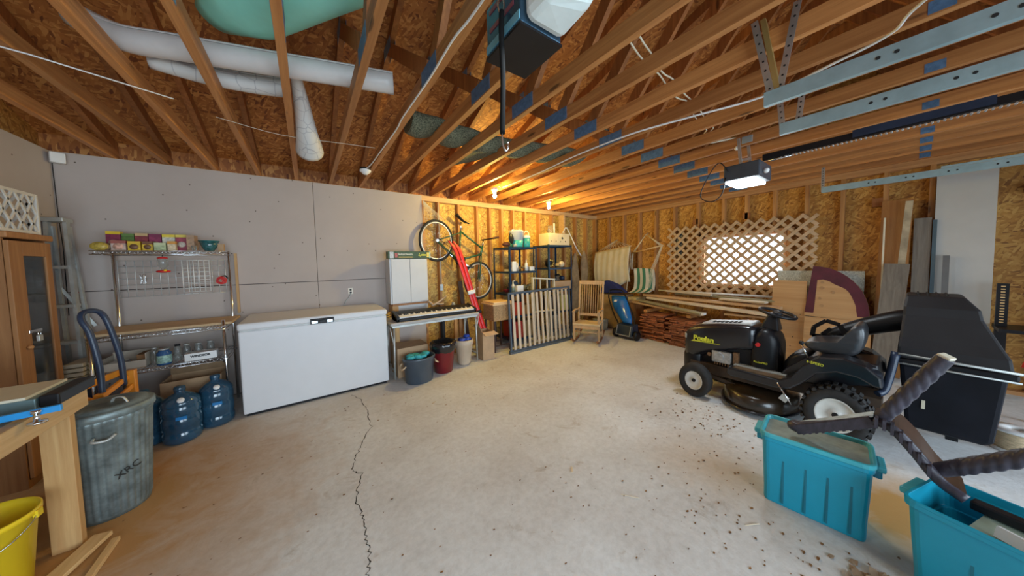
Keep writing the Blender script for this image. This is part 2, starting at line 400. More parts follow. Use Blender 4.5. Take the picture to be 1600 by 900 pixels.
def glassmat(name, col, rough, tr, alpha):
    m, nt, b = _new(name); b.inputs['Base Color'].default_value = (*col, 1); b.inputs['Roughness'].default_value = rough
    b.inputs['Transmission Weight'].default_value = tr; b.inputs['IOR'].default_value = 1.1; b.inputs['Alpha'].default_value = alpha; return m
M['glass'] = glassmat('pane_glass', (.95, .98, 1), .05, 1, .25)
MB().bb(WB+.09, WB+.094, wy0, wy1, wz0, wz1).done('pane', M['glass'], win)
ww = wall('wall_west')
MB().bb(WC-.012, WC, WD, WA, 0, PT-.005).done('drywall_sheet', M['drywall'], ww)
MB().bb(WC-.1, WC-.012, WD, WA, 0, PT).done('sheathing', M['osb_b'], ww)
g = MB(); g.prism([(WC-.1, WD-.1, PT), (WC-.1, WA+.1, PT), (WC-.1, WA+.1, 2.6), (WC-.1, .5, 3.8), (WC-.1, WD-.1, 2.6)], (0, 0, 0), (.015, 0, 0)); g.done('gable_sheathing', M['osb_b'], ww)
ws = wall('wall_south')
for x0, x1, z0, z1 in ((WC, -1.15, 0, PT+.2), (1.55, 2.15, 0, PT+.2), (4.75, WB+.1, 0, PT+.2), (-1.15, 1.55, 2.1, PT+.2), (2.15, 4.75, 2.1, PT+.2)):
    MB().bb(x0, x1, WD-.1, WD, z0, z1).done('sheathing', M['osb_a'], ws)
# roof boards
def zr(y): return 2.5 + (3.78 - abs(y-.5))*.333
ce = wall('ceiling')
for sgn in (1, -1):
    y1 = .5+sgn*4.05
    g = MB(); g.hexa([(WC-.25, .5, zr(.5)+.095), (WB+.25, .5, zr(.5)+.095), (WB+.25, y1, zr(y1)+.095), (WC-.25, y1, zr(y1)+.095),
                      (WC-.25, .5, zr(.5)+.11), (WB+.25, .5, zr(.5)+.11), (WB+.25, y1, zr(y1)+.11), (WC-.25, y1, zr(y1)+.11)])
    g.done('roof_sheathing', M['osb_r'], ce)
# trusses
def make_truss():
    t = thing('roof_truss', 'rough lumber roof truss spanning from the north wall over the garage', 'roof truss', (0, 0, PT), 'roof trusses')
    w = .019
    MB().bb(-w, w, WD-.02, WA+.09, PT, PT+.089).done('bottom_chord', M['chord'], t)
    for sg in (1, -1):
        ya, yb = .5+sg*.0, .5+sg*4.0
        MB().hexa([(-w, ya, zr(ya)), (w, ya, zr(ya)), (w, yb, zr(yb)), (-w, yb, zr(yb)), (-w, ya, zr(ya)+.092), (w, ya, zr(ya)+.092), (w, yb, zr(yb)+.092), (-w, yb, zr(yb)+.092)]).done('top_chord', M['web'], t)
        MB().bar((0, .5+sg*1.05, PT+.085), (0, .5+sg*.03, zr(.5)+.02), .036, .089, (0, 1, 0)).done('web', M['web'], t)
        MB().bar((0, .5+sg*1.15, PT+.085), (0, .5+sg*2.0, zr(.5+2.0)+.02), .036, .089, (0, 1, 0)).done('web', M['web'], t)
        c = .5+sg*1.12 if sg > 0 else -.04
        for s in (-1, 1):
            MB().bb(s*w, s*(w+.0015), c-(.13 if sg > 0 else .035), c+(.10 if sg > 0 else .035), PT+.008, PT+(.095 if sg > 0 else .06)).done('gusset_plate', M['gusset'], t)
            MB().bb(s*w, s*(w+.0015), .5+sg*2-.1, .5+sg*2+.1, zr(2.5)-.03, zr(2.5)+.06).done('gusset_plate', M['gusset'], t)
    return t
tr0 = make_truss(); first = True
ordw = ['first', 'second', 'third', 'fourth', 'fifth', 'sixth', 'seventh', 'eighth', 'ninth', 'tenth', 'eleventh', 'twelfth', 'thirteenth', 'fourteenth', 'fifteenth', 'sixteenth', 'seventeenth', 'eighteenth', 'nineteenth', 'twentieth', 'twenty-first']
for kt, x in enumerate((-1.40, -1.07, -.735, -.39, -.05, .29, .622, .95, 1.28, 1.60, 1.935, 2.27, 2.62, 2.97, 3.33, 3.69, 4.05, 4.41, 4.77, 5.13, 5.48)):
    o = tr0 if first else copy_tree(tr0); first = False
    o.location.x = x; o['label'] = ('last roof truss, flat against the east wall' if kt == 20 else 'rough lumber roof truss, %s one counted from the west wall' % ordw[kt])
# ---------------------------------------------------------------- west end of the north wall
M['pine'] = wood('pine_board', (.80, .56, .28), (.60, .36, .14), 'y', knots=True)
M['pine_z'] = wood('pine_upright', (.72, .46, .20), (.52, .28, .10), 'z')
M['pine_x'] = wood('pine_crosswise', (.78, .56, .32), (.60, .38, .18), 'x')
M['oak'] = wood('cabinet_oak', (.52, .25, .09), (.34, .14, .045), 'z', knots=False)
M['card'] = mat('cardboard', (.46, .30, .17), .8, var=.12, scale=9)
M['alu'] = mat('dull_aluminium', (.50, .52, .50), .5, .6, var=.2, scale=9)
M['galv'] = mat('galvanized_can', (.22, .27, .27), .5, .5, var=.45, scale=11)
M['cream'] = mat('cream_plastic', (.72, .66, .50), .5, var=.05)
M['freezer'] = mat('freezer_enamel', (.70, .70, .71), .35, var=.02)
M['brownglass'] = mat('jar_glass', (.55, .6, .58), .08, trans=.8, alpha=.55)
M['waterblue'] = mat('water_bottle_plastic', (.025, .09, .16), .12, trans=.25, coat=.6, var=.25, alpha=.93)
M['navy'] = mat('navy_steel', (.02, .035, .07), .35, var=.2)
M['orange'] = mat('orange_steel', (.75, .27, .02), .4, var=.12)
M['red'] = mat('red_plastic', (.65, .02, .02), .35, var=.15)
M['yellow'] = mat('yellow_plastic', (.80, .58, .02), .35, var=.06)
M['teal'] = mat('teal_plastic', (.04, .30, .34), .35, var=.1)
M['blue'] = mat('blue_plastic', (.02, .20, .50), .35, var=.1)
M['ink'] = mat('black_ink', (.015, .015, .015), .7)
# chest freezer
fz = thing('chest_freezer', 'long white chest freezer standing against the drywall', 'freezer', (.09, 3.9, 0))
MB().bb(-.54, .725, 3.545, 4.24, .025, .80).done('cabinet', M['freezer'], fz, bevel=.012)
MB().bb(-.52, .70, 3.57, 4.22, 0, .03).done('plinth', M['black'], fz)
MB().bb(-.545, .73, 3.53, 4.24, .806, .875).done('lid', M['freezer'], fz, bevel=.018)
MB().bb(-.53, .715, 3.55, 4.23, .80, .807).done('gasket', M['alu'], fz)
h = MB(); h.bb(.0, .205, 3.514, 3.532, .80, .852); h.bb(.015, .19, 3.505, 3.516, .835, .848); h.bb(.075, .13, 3.505, 3.516, .805, .835)
h.done('lid_handle', M['black'], fz, bevel=.003)
MB().bb(.012, .062, 3.508, 3.515, .806, .83).done('lock_plate', M['chrome'], fz)
MB().bb(.145, .192, 3.508, 3.515, .806, .83).done('lock_plate', M['chrome'], fz)
# bakers rack
rk = thing('bakers_rack', 'chrome wire bakers rack against the drywall left of the freezer', 'rack', (-1.03, 3.9, 0))
for x in (-1.405, -.662): MB().cyl((x, 4.16, 0), (x, 4.16, 1.56), .012).done('post', M['chrome'], rk)
for x in (-1.405, -.655): MB().cyl((x, 3.70, 0), (x, 3.70, .905), .012).done('post', M['chrome'], rk)
def wire_shelf(x0, x1, y0, y1, z, name, n=34):
    m = MB()
    for zz in (z, z-.028):
        for a, b in (((x0, y0), (x1, y0)), ((x1, y0), (x1, y1)), ((x1, y1), (x0, y1)), ((x0, y1), (x0, y0))): m.cyl((*a, zz), (*b, zz), .0042, seg=6)
    for i in range(n):
        x = x0+(x1-x0)*(i+.5)/n; m.cyl((x, y0, z), (x, y1, z), .002, seg=5)
        m.cyl((x, y0, z if i % 2 else z-.028), (x+(x1-x0)/n, y0, z-.028 if i % 2 else z), .0025, seg=5)
    return m.done(name, M['chrome'], rk)
wire_shelf(-1.42, -.65, 3.86, 4.17, 1.548, 'wire_shelf'); wire_shelf(-1.415, -.645, 3.69, 4.17, .853, 'wire_shelf'); wire_shelf(-1.415, -.645, 3.69, 4.17, .56, 'wire_shelf')
tag(MB().bb(-1.43, -.60, 3.713, 4.147, .862, .884).done('wooden_board', M['pine_x'], bevel=.004), 'tan wooden shelf board lying across the middle of the wire rack', 'board')
def gridpanel(x0, x1, z0, z1, y, nx, nz, r=.0028):
    m = MB()
    for i in range(nx+1): m.cyl((x0+(x1-x0)*i/nx, y, z0), (x0+(x1-x0)*i/nx, y, z1), r, seg=5)
    for j in range(nz+1): m.cyl((x0, y+.005, z0+(z1-z0)*j/nz), (x1, y+.005, z0+(z1-z0)*j/nz), r*.8, seg=5)
    return m
gridpanel(-1.38, -.69, 1.14, 1.47, 4.14, 14, 6, .0032).done('back_grid', mat('bright_wire', (.62, .64, .64), .3, .35, var=.1), rk)
tag(gridpanel(-.985, -.80, 1.16, 1.47, 4.12, 5, 8, .0035).done('wire_rack', M['white'], None), 'small white wire cooling rack hung on the back grid of the chrome rack', 'wire rack')
tag(MB().bb(-.632, -.612, 4.235, 4.262, .90, 1.54).done('post_shadow_strip', M['pine_z'], None), 'tan strip standing in for the shadow of the chrome rack post on the wall', 'shadow strip')  # cast shadow of the rack post, put in as a solid tan strip
# food boxes on the top shelf
zs = 1.552
def fb(x0, x1, z1, y, col, top, lab, d=.05, name='food_box', oval=None):
    t = thing(name, lab, 'food box', ((x0+x1)/2, y, zs), 'packets on the top shelf of the rack')
    mm = mat('packet_print', col, .45, var=.35, scale=40)
    m2 = mat('packet_band', top, .45, var=.1)
    MB().bb(x0, x1, y-d/2, y+d/2, zs, z1-.025).done('box', mm, t, bevel=.001)
    MB().bb(x0, x1, y-d/2, y+d/2, z1-.025, z1).done('printed_top', m2, t, bevel=.001)
    if oval: MB().lathe(((x0+x1)/2, y-d/2-.0012, zs+(z1-zs)*.42), [(.001, 0), (min((x1-x0), (z1-zs))*.36, .0), (min((x1-x0), (z1-zs))*.36, .0012), (.001, .0012)], 16, (0, -1, 0)).done('picture', mat('food_picture', oval, .5, var=.4, scale=60), t)
    return t
B_ = 'on the chrome rack'
fb(-1.40, -1.32, 1.725, 4.08, (.22, .02, .06), (.80, .55, .02), 'maroon packet with yellow top, first in the back row '+B_, oval=(.5, .35, .3))
fb(-1.315, -1.245, 1.71, 4.08, (.08, .16, .03), (.12, .22, .05), 'dark green packet in the back row '+B_)
fb(-1.24, -1.165, 1.715, 4.08, (.25, .03, .04), (.62, .42, .20), 'red packet with beige top in the back row '+B_)
fb(-1.16, -1.085, 1.71, 4.08, (.28, .03, .09), (.20, .02, .07), 'purple maroon packet in the back row '+B_, oval=(.4, .25, .2))
fb(-1.08, -1.0, 1.71, 4.08, (.72, .68, .55), (.80, .62, .05), 'white packet with yellow top in the back row '+B_)
fb(-.995, -.92, 1.71, 4.07, (.35, .05, .08), (.75, .60, .10), 'maroon packet with a cream bowl picture '+B_, oval=(.75, .62, .5))
fb(-.915, -.865, 1.705, 4.06, (.42, .26, .15), (.38, .24, .14), 'plain brown cardboard box at the right end of the packets '+B_, d=.12)
fb(-1.34, -1.26, 1.64, 3.97, (.60, .45, .38), (.35, .10, .08), 'small pale pink packet in the front row '+B_, oval=(.7, .4, .3))
fb(-1.25, -1.18, 1.635, 3.97, (.75, .50, .03), (.70, .45, .03), 'small yellow packet in the front row left of its twin '+B_, oval=(.2, .1, .05))
fb(-1.17, -1.11, 1.635, 3.97, (.72, .46, .03), (.20, .08, .03), 'small yellow packet with dark top in the front row '+B_, oval=(.2, .1, .05))
fb(-1.10, -1.03, 1.625, 3.96, (.42, .50, .28), (.55, .60, .35), 'small pale green packet in the front row '+B_)
fb(-1.02, -.97, 1.64, 3.96, (.70, .55, .35), (.65, .30, .05), 'small orange and white packet in the front row '+B_)
t = thing('oval_tin', 'yellow and grey oval tin lying at the left end of the rack top shelf', 'tin', (-1.385, 3.95, zs))
MB().lathe((-1.385, 3.99, zs+.035), [(.034, 0), (.034, .08)], 24, (0, -1, 0), sx=1.3, sy=1.0, cap=True).done('tin_body', mat('tin_print', (.25, .19, .10), .4, var=.4, scale=50), t)
MB().lathe((-1.385, 3.912, zs+.035), [(.036, 0), (.036, .012), (.01, .014)], 24, (0, -1, 0), sx=1.3, sy=1.0, cap=True).done('lid', mat('tin_lid', (.48, .34, .06), .4, var=.5, scale=40), t)
t = thing('serving_bowl', 'speckled dark teal bowl on the right end of the rack top shelf', 'bowl', (-.765, 4.0, zs))
MB().lathe((-.765, 4.0, zs), [(.03, 0), (.034, .004), (.052, .04), (.072, .10), (.067, .10), (.047, .045), (.02, .012)], 28).done('bowl', mat('teal_glaze', (.02, .11, .12), .2, coat=.6, var=.5, scale=60), t, smooth=True)
MB().lathe((-.765, 4.0, zs+.096), [(.069, 0), (.075, .0), (.075, .007), (.069, .007)], 28).done('rim', mat('teal_rim', (.03, .16, .16), .2), t)
tag(MB().bb(-.705, -.665, 3.99, 4.05, zs, 1.625).done('cardboard_box', M['card'], None), 'small brown carton beside the teal bowl on the rack', 'box')
for x, lab in ((-.855, 'short glass tumbler left of the teal bowl, the left one of two'), (-.835, 'short glass tumbler touching the teal bowl, the right one of two')):
    tag(MB().lathe((x, 3.9, zs), [(.008, 0), (.009, .05), (.008, .05), (.007, .004)], 12).done('glass_tumbler', M['brownglass'], None), lab, 'glass', 'tumblers on the rack')
# hummingbird feeders hung from the top shelf
def feeder(x, y, z, lab, s=1.0):
    t = thing('hummingbird_feeder', lab, 'bird feeder', (x, y, z))
    MB().lathe((x, y, z), [(.012*s, 0), (.042*s, .006*s), (.045*s, .016*s), (.03*s, .024*s)], 20, cap=True).done('feeding_dish', M['red'], t, smooth=True)
    MB().lathe((x, y, z+.024*s), [(.012*s, 0), (.014*s, .015*s), (.034*s, .04*s), (.034*s, .09*s), (.026*s, .105*s)], 20, cap=True).done('nectar_bottle', M['brownglass'], t, smooth=True)
    MB().lathe((x, y, z+.128*s), [(.032*s, 0), (.034*s, .008*s), (.01*s, .018*s)], 20, cap=True).done('cap', M['red'], t, smooth=True)
    MB().tube([(x, y, z+.145*s), (x, y, z+.19*s)], .002, 5).done('hook', M['black'], t)
    MB().ball((x+.02*s, y-.035*s, z+.022*s), .011*s, 8).done('feeding_port', M['yellow'], t)
feeder(-1.06, 3.95, 1.355, 'clear hummingbird feeder with red cap and dish hanging under the rack top shelf')
t = thing('red_string_lights', 'round red wire wreath hooked on the right post of the chrome rack', 'wreath', (-.715, 4.09, 1.22))
for k, r0 in enumerate((.036, .028, .020)):
    MB().tube([(-.715+r0*math.cos(a*.35)*(1+.1*math.sin(a*1.3+k)), 4.09-.008*k, 1.262+r0*math.sin(a*.35)) for a in range(19)], .0045, 6).done('loop', M['red'], t)
MB().bar((-.70, 4.08, 1.235), (-.715, 4.08, 1.29), .012, .006).done('red_clip', M['red'], t)
MB().tube([(-.715, 4.09, 1.30), (-.69, 4.12, 1.31), (-.675, 4.14, 1.28)], .005, 6).done('hook', M['black'], t)
tag(MB().tube([(-1.235+.018*math.cos(a*.6)*(1+.2*math.sin(a)), 4.125, 1.30+.05*math.sin(a*.9)) for a in range(22)], .002, 5).done('wire_hanger', M['chrome'], None), 'tangled wire plate hanger on the back grid of the chrome rack', 'hanger')
# things on the lower wire shelf
zt = .566
t = thing('open_carton', 'open cardboard tray with white rim at the left of the low wire shelf', 'box', (-1.25, 3.85, zt))
for a in ((-1.40, -1.14, 3.74, 3.745, zt, zt+.065), (-1.40, -1.14, 3.995, 4.0, zt, zt+.11), (-1.40, -1.395, 3.74, 4.0, zt, zt+.09), (-1.145, -1.14, 3.74, 4.0, zt, zt+.12)): MB().bb(*a).done('side_panel', mat('pale_card', (.50, .44, .36), .8), t)
MB().bb(-1.40, -1.14, 3.74, 4.0, zt, zt+.006).done('base_panel', M['card'], t)
MB().bb(-1.21, -1.15, 3.80, 3.95, zt+.007, zt+.10).done('brown_flap', mat('brown_card', (.30, .16, .07), .8), t)
tag(MB().bb(-1.385, -1.30, 3.80, 3.98, zt+.007, zt+.045).done('paper_stack', M['white'], None), 'stack of white papers inside the open cardboard tray', 'papers')
def jar(x, y, r, h, m, lab, lidm='alu', label=None):
    t = thing('glass_jar', lab, 'jar', (x, y, zt), 'jars on the low wire shelf')
    MB().lathe((x, y, zt), [(r*.9, 0), (r, .006), (r, h*.72), (r*.7, h*.84), (r*.7, h*.9)], 18, cap=True).done('jar_body', m, t, smooth=True)
    MB().lathe((x, y, zt+h*.9), [(r*.74, 0), (r*.74, h*.1)], 18, cap=True).done('lid', M[lidm], t)
    if label: MB().lathe((x, y, zt+h*.12), [(r*1.02, 0), (r*1.02, h*.48)], 18).done('paper_label', mat('jar_label', label, .5, var=.5, scale=70), t)
jar(-1.105, 3.78, .022, .15, M['brownglass'], 'tall clear bottle left of the blue bottle on the low wire shelf')
jar(-1.04, 3.74, .044, .14, mat('blue_bottle', (.03, .10, .25), .2), 'squat blue bottle with a pale green label on the low wire shelf', 'alu', (.30, .48, .42))
jar(-.975, 3.80, .024, .15, M['brownglass'], 'clear jar between the blue bottle and the white box', 'black')
jar(-.94, 3.88, .026, .13, M['brownglass'], 'clear jar behind the left end of the white box')
jar(-.86, 3.86, .028, .13, M['brownglass'], 'clear jar standing behind the middle of the white box')
jar(-.785, 3.88, .028, .135, M['brownglass'], 'clear jar behind the right end of the white box')
t = thing('white_box', 'flat white box with black lettering on the low wire shelf', 'box', (-.82, 3.74, zt))
MB().box((-.815, 3.74, zt+.036), (.20, .09, .066), (0, 0, .06)).done('carton', M['white'], t, bevel=.002)
text('WINDSOR', .026, (-.815, 3.6935, zt+.042), (PI/2, 0, .06), M['ink'], t, bold=.0012)
# carton behind the bottles
t = thing('cardboard_carton', 'long open brown carton on the floor under the chrome rack', 'box', (-.88, 3.86, 0))
for a in ((-1.08, -.70, 3.74, 3.746, 0, .40), (-1.08, -.70, 3.994, 4.0, 0, .40), (-1.08, -1.074, 3.746, 3.994, 0, .40), (-.706, -.70, 3.746, 3.994, 0, .40), (-1.07, -.71, 3.75, 3.99, 0, .006)): MB().bb(*a).done('side_panel', M['card'], t)
MB().hexa([(-1.08, 3.994, .40), (-.70, 3.994, .40), (-.72, 3.92, .47), (-1.06, 3.92, .47), (-1.08, 4.0, .402), (-.70, 4.0, .402), (-.72, 3.925, .474), (-1.06, 3.925, .474)]).done('flap', M['card'], t)
tag(MB().bb(-1.52, -1.43, 3.66, 3.88, 0, .55).done('navy_bin', M['navy'], None, bevel=.008), 'tall navy bin between the step ladder and the chrome rack', 'bin')
m = MB()
for k in range(4): m.bb(-1.53+.003*k, -1.425, 3.65+.004*k, 3.89, .552+.034*k, .552+.034*k+.028)
tag(m.done('beige_trays', mat('beige_plastic', (.42, .36, .26), .5), None, bevel=.004), 'stacked beige plastic trays on top of the navy bin', 'tray')
tag(MB().hexa([(-1.69, 4.262, 1.16), (-1.66, 4.262, 1.19), (-1.61, 4.262, 1.205), (-1.66, 4.262, 1.20), (-1.69, 4.267, 1.16), (-1.66, 4.267, 1.19), (-1.61, 4.267, 1.205), (-1.66, 4.267, 1.20)]).done('red_tape', M['red'], None), 'small torn piece of red tape on the drywall seam by the ladder', 'tape')
# three big water bottles
def bottle(x, y, lab, r=.113, h=.43, lb=True):
    t = thing('water_bottle', lab, 'water bottle', (x, y, 0), 'large blue water bottles by the freezer')
    p = [(r*.80, 0), (r*.96, .012), (r, .03), (r, .075), (r*.955, .085), (r*.955, .10), (r, .11), (r, .19), (r*.955, .20), (r*.955, .215), (r, .225), (r, .275), (r*.96, .285), (r*.96, .292), (r, .30), (r*.9, .33), (r*.55, .365), (r*.27, .38), (r*.25, .40), (r*.25, h)]
    MB().lathe((x, y, 0), [(a, b*h/.42) for a, b in p], 36, cap=True).done('bottle_body', M['waterblue'], t, smooth=True)
    MB().lathe((x, y, h-.004), [(r*.29, -.02), (r*.30, -.015), (r*.30, .004), (r*.26, .012)], 20, cap=True).done('neck_ring', M['waterblue'], t, smooth=True)
    if lb:
        MB().lathe((x+.024, y-r*.80, .350), [(.001, .004), (.021, .004), (.021, -.004)], 18, (.2, -.75, .62)).done('sticker', M['white'], t)
        MB().bb(x-.005, x+.055, y-r-.0015, y-r+.015, .20, .225).done('blue_print', M['blue'], t)
    return t
bottle(-.715, 3.59, 'blue five gallon water bottle touching the left side of the freezer')
bottle(-.885, 3.42, 'blue five gallon water bottle with a round white sticker, middle of three', lb=True)
bottle(-1.10, 3.50, 'blue five gallon water bottle half hidden behind the metal trash can')
# trash can
t = thing('trash_can', 'ribbed galvanized metal trash can with its lid on', 'trash can', (-.95, 2.6, 0))
R0 = Vector((-.985, 2.68, 0)); R1 = Vector((-.96, 2.63, 0))
m = MB(); V = []
for r, z in ((.137, 0), (.139, .02), (.142, .03), (.160, .56), (.163, .565), (.163, .60)):
    c = R0.lerp(R1, z/.6); V.append([m.b.verts.new((c.x+r*(1+(.022*math.cos(34*a) if .02 < z < .58 else 0))*math.cos(a), c.y+r*(1+(.022*math.cos(34*a) if .02 < z < .58 else 0))*math.sin(a), z)) for a in [2*PI*i/180 for i in range(180)]])
m.skin(V); m.done('can_body', M['galv'], t)
lc = Vector((-.96, 2.63, .585))
MB().lathe(lc, [(.170, 0), (.174, .002), (.174, .035), (.166, .042), (.150, .040), (.148, .050), (.09, .060), (.088, .056), (.02, .066)], 48, cap=True).done('lid', M['galv'], t, smooth=True)
MB().tube(ease([(-.93, 2.60, .640), (-.915, 2.585, .668), (-.88, 2.57, .67), (-.86, 2.565, .635)], 5), .007, 8, flat=.5).done('lid_handle', M['alu'], t)
MB().tube(ease([(-.955, 2.475, .50), (-.95, 2.45, .49), (-.905, 2.455, .485), (-.885, 2.48, .50)], 5), .007, 8).done('side_handle', M['alu'], t)
text('XRC', .05, (-.8725, 2.541, .262), (PI/2, -.40, .70), M['ink'], t)
# hand truck
t = thing('hand_truck', 'folding hand truck with dark blue loop handle and orange frame', 'hand truck', (-1.08, 3.0, 0))
MB().tube(ease([(-1.055, 2.86, .60), (-1.06, 2.87, .80), (-1.085, 2.88, 1.0), (-1.115, 2.89, 1.09), (-1.118, 2.92, 1.13), (-1.10, 2.98, 1.135), (-1.082, 3.02, 1.10), (-1.06, 3.03, 1.0), (-1.035, 3.04, .80), (-1.03, 3.04, .62)], 6), .0145, 12).done('loop_handle', M['navy'], t)
m = MB(); m.bar((-1.20, 2.84, .66), (-1.08, 2.82, .60), .02, .045); m.bar((-1.20, 2.84, .66), (-1.05, 3.10, .70), .02, .04); m.bar((-1.05, 2.84, .62), (-1.03, 3.11, .66), .02, .03)
m.bb(-1.075, -1.035, 2.82, 2.86, .08, .64); m.bb(-1.035, -.995, 3.08, 3.12, .08, .70); m.bar((-1.05, 2.84, .52), (-1.01, 3.10, .60), .015, .03); m.bar((-1.05, 2.84, .2), (-1.01, 3.10, .2), .015, .03)
m.done('frame', M['orange'], t, bevel=.004)
for y in (2.85, 3.15): MB().lathe((-1.09, y, .085), [(.03, -.02), (.08, -.022), (.085, 0), (.08, .022), (.03, .02)], 24, (0, 1, 0), cap=True).done('wheel', M['black'], t, smooth=True)
MB().bb(-1.02, -.99, 2.84, 3.1, .0, .09).done('toe_plate', M['orange'], t)
# step ladder leaning in the corner
t = thing('step_ladder', 'weathered aluminium step ladder leaning in the west corner', 'ladder', (-1.62, 3.98, 0))
def lx(z, e): return (-1.705+.0*z if e == 0 else -1.56-.045*z/1.5*1.2)
for e in (0, 1): MB().bar((-1.70+e*.17, 3.96, 0), (-1.70+e*.09, 4.10, 1.80), .02, .045, (0, 1, 0)).done('side_rail', M['alu'], t)
for z in (.26, .52, .80, 1.10, 1.42):
    k = z/1.8; MB().bb(-1.70, -1.53-.08*k, 3.93+.14*k, 4.03+.13*k, z-.012, z+.012).done('step', M['alu'], t)
for e in (0, 1): MB().bar((-1.69+e*.16, 4.2, 0), (-1.69+e*.08, 4.13, 1.76), .018, .03, (0, 1, 0)).done('rear_leg', M['alu'], t)
MB().bar((-1.545, 4.19, .9), (-1.69, 4.15, 1.25), .006, .02).done('brace', M['alu'], t)
MB().bb(-1.715, -1.60, 4.04, 4.17, 1.79, 1.825).done('top_cap', M['alu'], t, bevel=.005)
# cabinet, its glass door facing east into the room
t = thing('display_cabinet', 'narrow brown wooden cabinet with a glass door by the west wall', 'cabinet', (-1.60, 3.42, 0))
cx0, cx1, cy0, cy1 = -1.71, -1.51, 3.24, 3.60
m = MB(); m.bb(cx0, cx1, cy0, cy0+.015, 0, 1.60); m.bb(cx0, cx1, cy1-.015, cy1, 0, 1.60); m.bb(cx0, cx1, cy0+.015, cy1-.015, 0, .05); m.bb(cx0, cx1, cy0+.015, cy1-.015, .50, .53); m.bb(cx0, cx0+.012, cy0+.015, cy1-.015, .05, 1.6)
m.done('carcass', M['oak'], t)
MB().bb(cx0, cx1+.03, cy0-.02, cy1+.02, 1.60, 1.64).done('cornice', M['oak'], t, bevel=.008)
for z in (.86, 1.22): MB().bb(cx0+.015, cx1-.01, cy0+.016, cy1-.016, z, z+.015).done('shelf', M['pine_x'], t)
d = MB(); d.bb(cx1+.002, cx1+.022, cy0, cy0+.11, .54, 1.585); d.bb(cx1+.002, cx1+.022, cy1-.055, cy1, .54, 1.585); d.bb(cx1+.002, cx1+.022, cy0+.11, cy1-.055, 1.49, 1.585); d.bb(cx1+.002, cx1+.022, cy0+.11, cy1-.055, .54, .60)
door = d.done('door', M['oak'], t, bevel=.003)
M['cabglass'] = mat('cabinet_glass', (.06, .09, .12), .06, trans=.5, alpha=.6)
MB().bb(cx1+.009, cx1+.013, cy0+.105, cy1-.05, .59, 1.50).done('glass', M['cabglass'], door)
MB().ball((cx1+.034, cy0+.06, .90), .013, 12).done('knob', M['oak'], door)
MB().bb(cx1+.022, cx1+.028, cy0+.08, cy0+.19, .985, 1.005).done('hasp', M['chrome'], door, bevel=.002)
t2 = thing('padlock', 'small grey padlock hanging on the cabinet door hasp', 'padlock', (cx1+.04, cy0+.14, .93))
MB().bb(cx1+.030, cx1+.044, cy0+.12, cy0+.155, .925, .965).done('padlock_body', M['alu'], t2, bevel=.003); MB().tube(ease([(cx1+.037, cy0+.127, .96), (cx1+.037, cy0+.127, .985), (cx1+.037, cy0+.148, .985), (cx1+.037, cy0+.148, .96)], 3), .003, 6).done('shackle', M['chrome'], t2)
MB().bb(cx1+.002, cx1+.02, cy0+.01, cy1-.01, .06, .49).done('lower_door', M['oak'], t, bevel=.004)
# white lattice basket on top of it
t = thing('lattice_basket', 'white lattice plastic basket on top of the brown cabinet', 'basket', (-1.60, 3.34, 1.64))
M['basket'] = mat('ivory_plastic', (.72, .68, .60), .5, var=.05)
bx0, bx1, by0, by1, bz0, bz1 = -1.70, -1.50, 3.16, 3.53, 1.642, 1.915
def crossed(x0, y0, x1, y1, name, n):
    """diamond lattice panel standing on the line (x0,y0)-(x1,y1)"""
    m = MB(); L_ = math.hypot(x1-x0, y1-y0); H = bz1-bz0; st = L_/n; k = st*.5/(H/4)*1.0
    dx, dy = (x1-x0)/L_, (y1-y0)/L_
    for s in (1, -1):
        for i in range(-4, n+5):
            xa = i*st; lo, hi = 0.0, H
            for xx in (0, L_):
                tt = (xx-xa)/(k*s)
                if (xx == 0) == (s > 0): lo = max(lo, tt)
                else: hi = min(hi, tt)
            if hi-lo > .015: m.bar((x0+dx*(xa+k*s*lo), y0+dy*(xa+k*s*lo), bz0+lo), (x0+dx*(xa+k*s*hi), y0+dy*(xa+k*s*hi), bz0+hi), .007, .013, (-dy, dx, 0)) if False else m.bar((x0+dx*(xa+k*s*lo), y0+dy*(xa+k*s*lo), bz0+lo), (x0+dx*(xa+k*s*hi), y0+dy*(xa+k*s*hi), bz0+hi), .013, .007, (-dy, dx, 0))
    m.done(name, M['basket'], t)
crossed(bx1, by0, bx1, by1, 'lattice_side', 4); crossed(bx0, by0, bx0, by1, 'lattice_side', 4); crossed(bx0, by0, bx1, by0, 'lattice_end', 3); crossed(bx0, by1, bx1, by1, 'lattice_end', 3)
m = MB()
for x in (bx0, bx1):
    for y in (by0, by1): m.bb(x-.007, x+.007, y-.007, y+.007, bz0, bz1)
for z in (bz0+.009, bz1-.009):
    for y in (by0, by1): m.bb(bx0, bx1, y-.006, y+.006, z-.009, z+.009)
    for x in (bx0, bx1): m.bb(x-.006, x+.006, by0, by1, z-.009, z+.009)
m.done('rim_frame', M['basket'], t)
# alarm sensor with its wire in the corner
t = thing('corner_sensor', 'small white sensor box high in the west corner', 'sensor', (-1.68, 4.21, 2.30))
MB().box((-1.665, 4.215, 2.34), (.075, .05, .085), (0, 0, .5)).done('case', M['white'], t, bevel=.006)
MB().tube([(-1.71, 4.262, 2.38), (-1.712, 4.262, 2.30), (-1.708, 4.262, 1.9), (-1.70, 4.262, 1.6), (-1.706, 4.262, 1.0)], .003, 5).done('wire', M['black'], t)
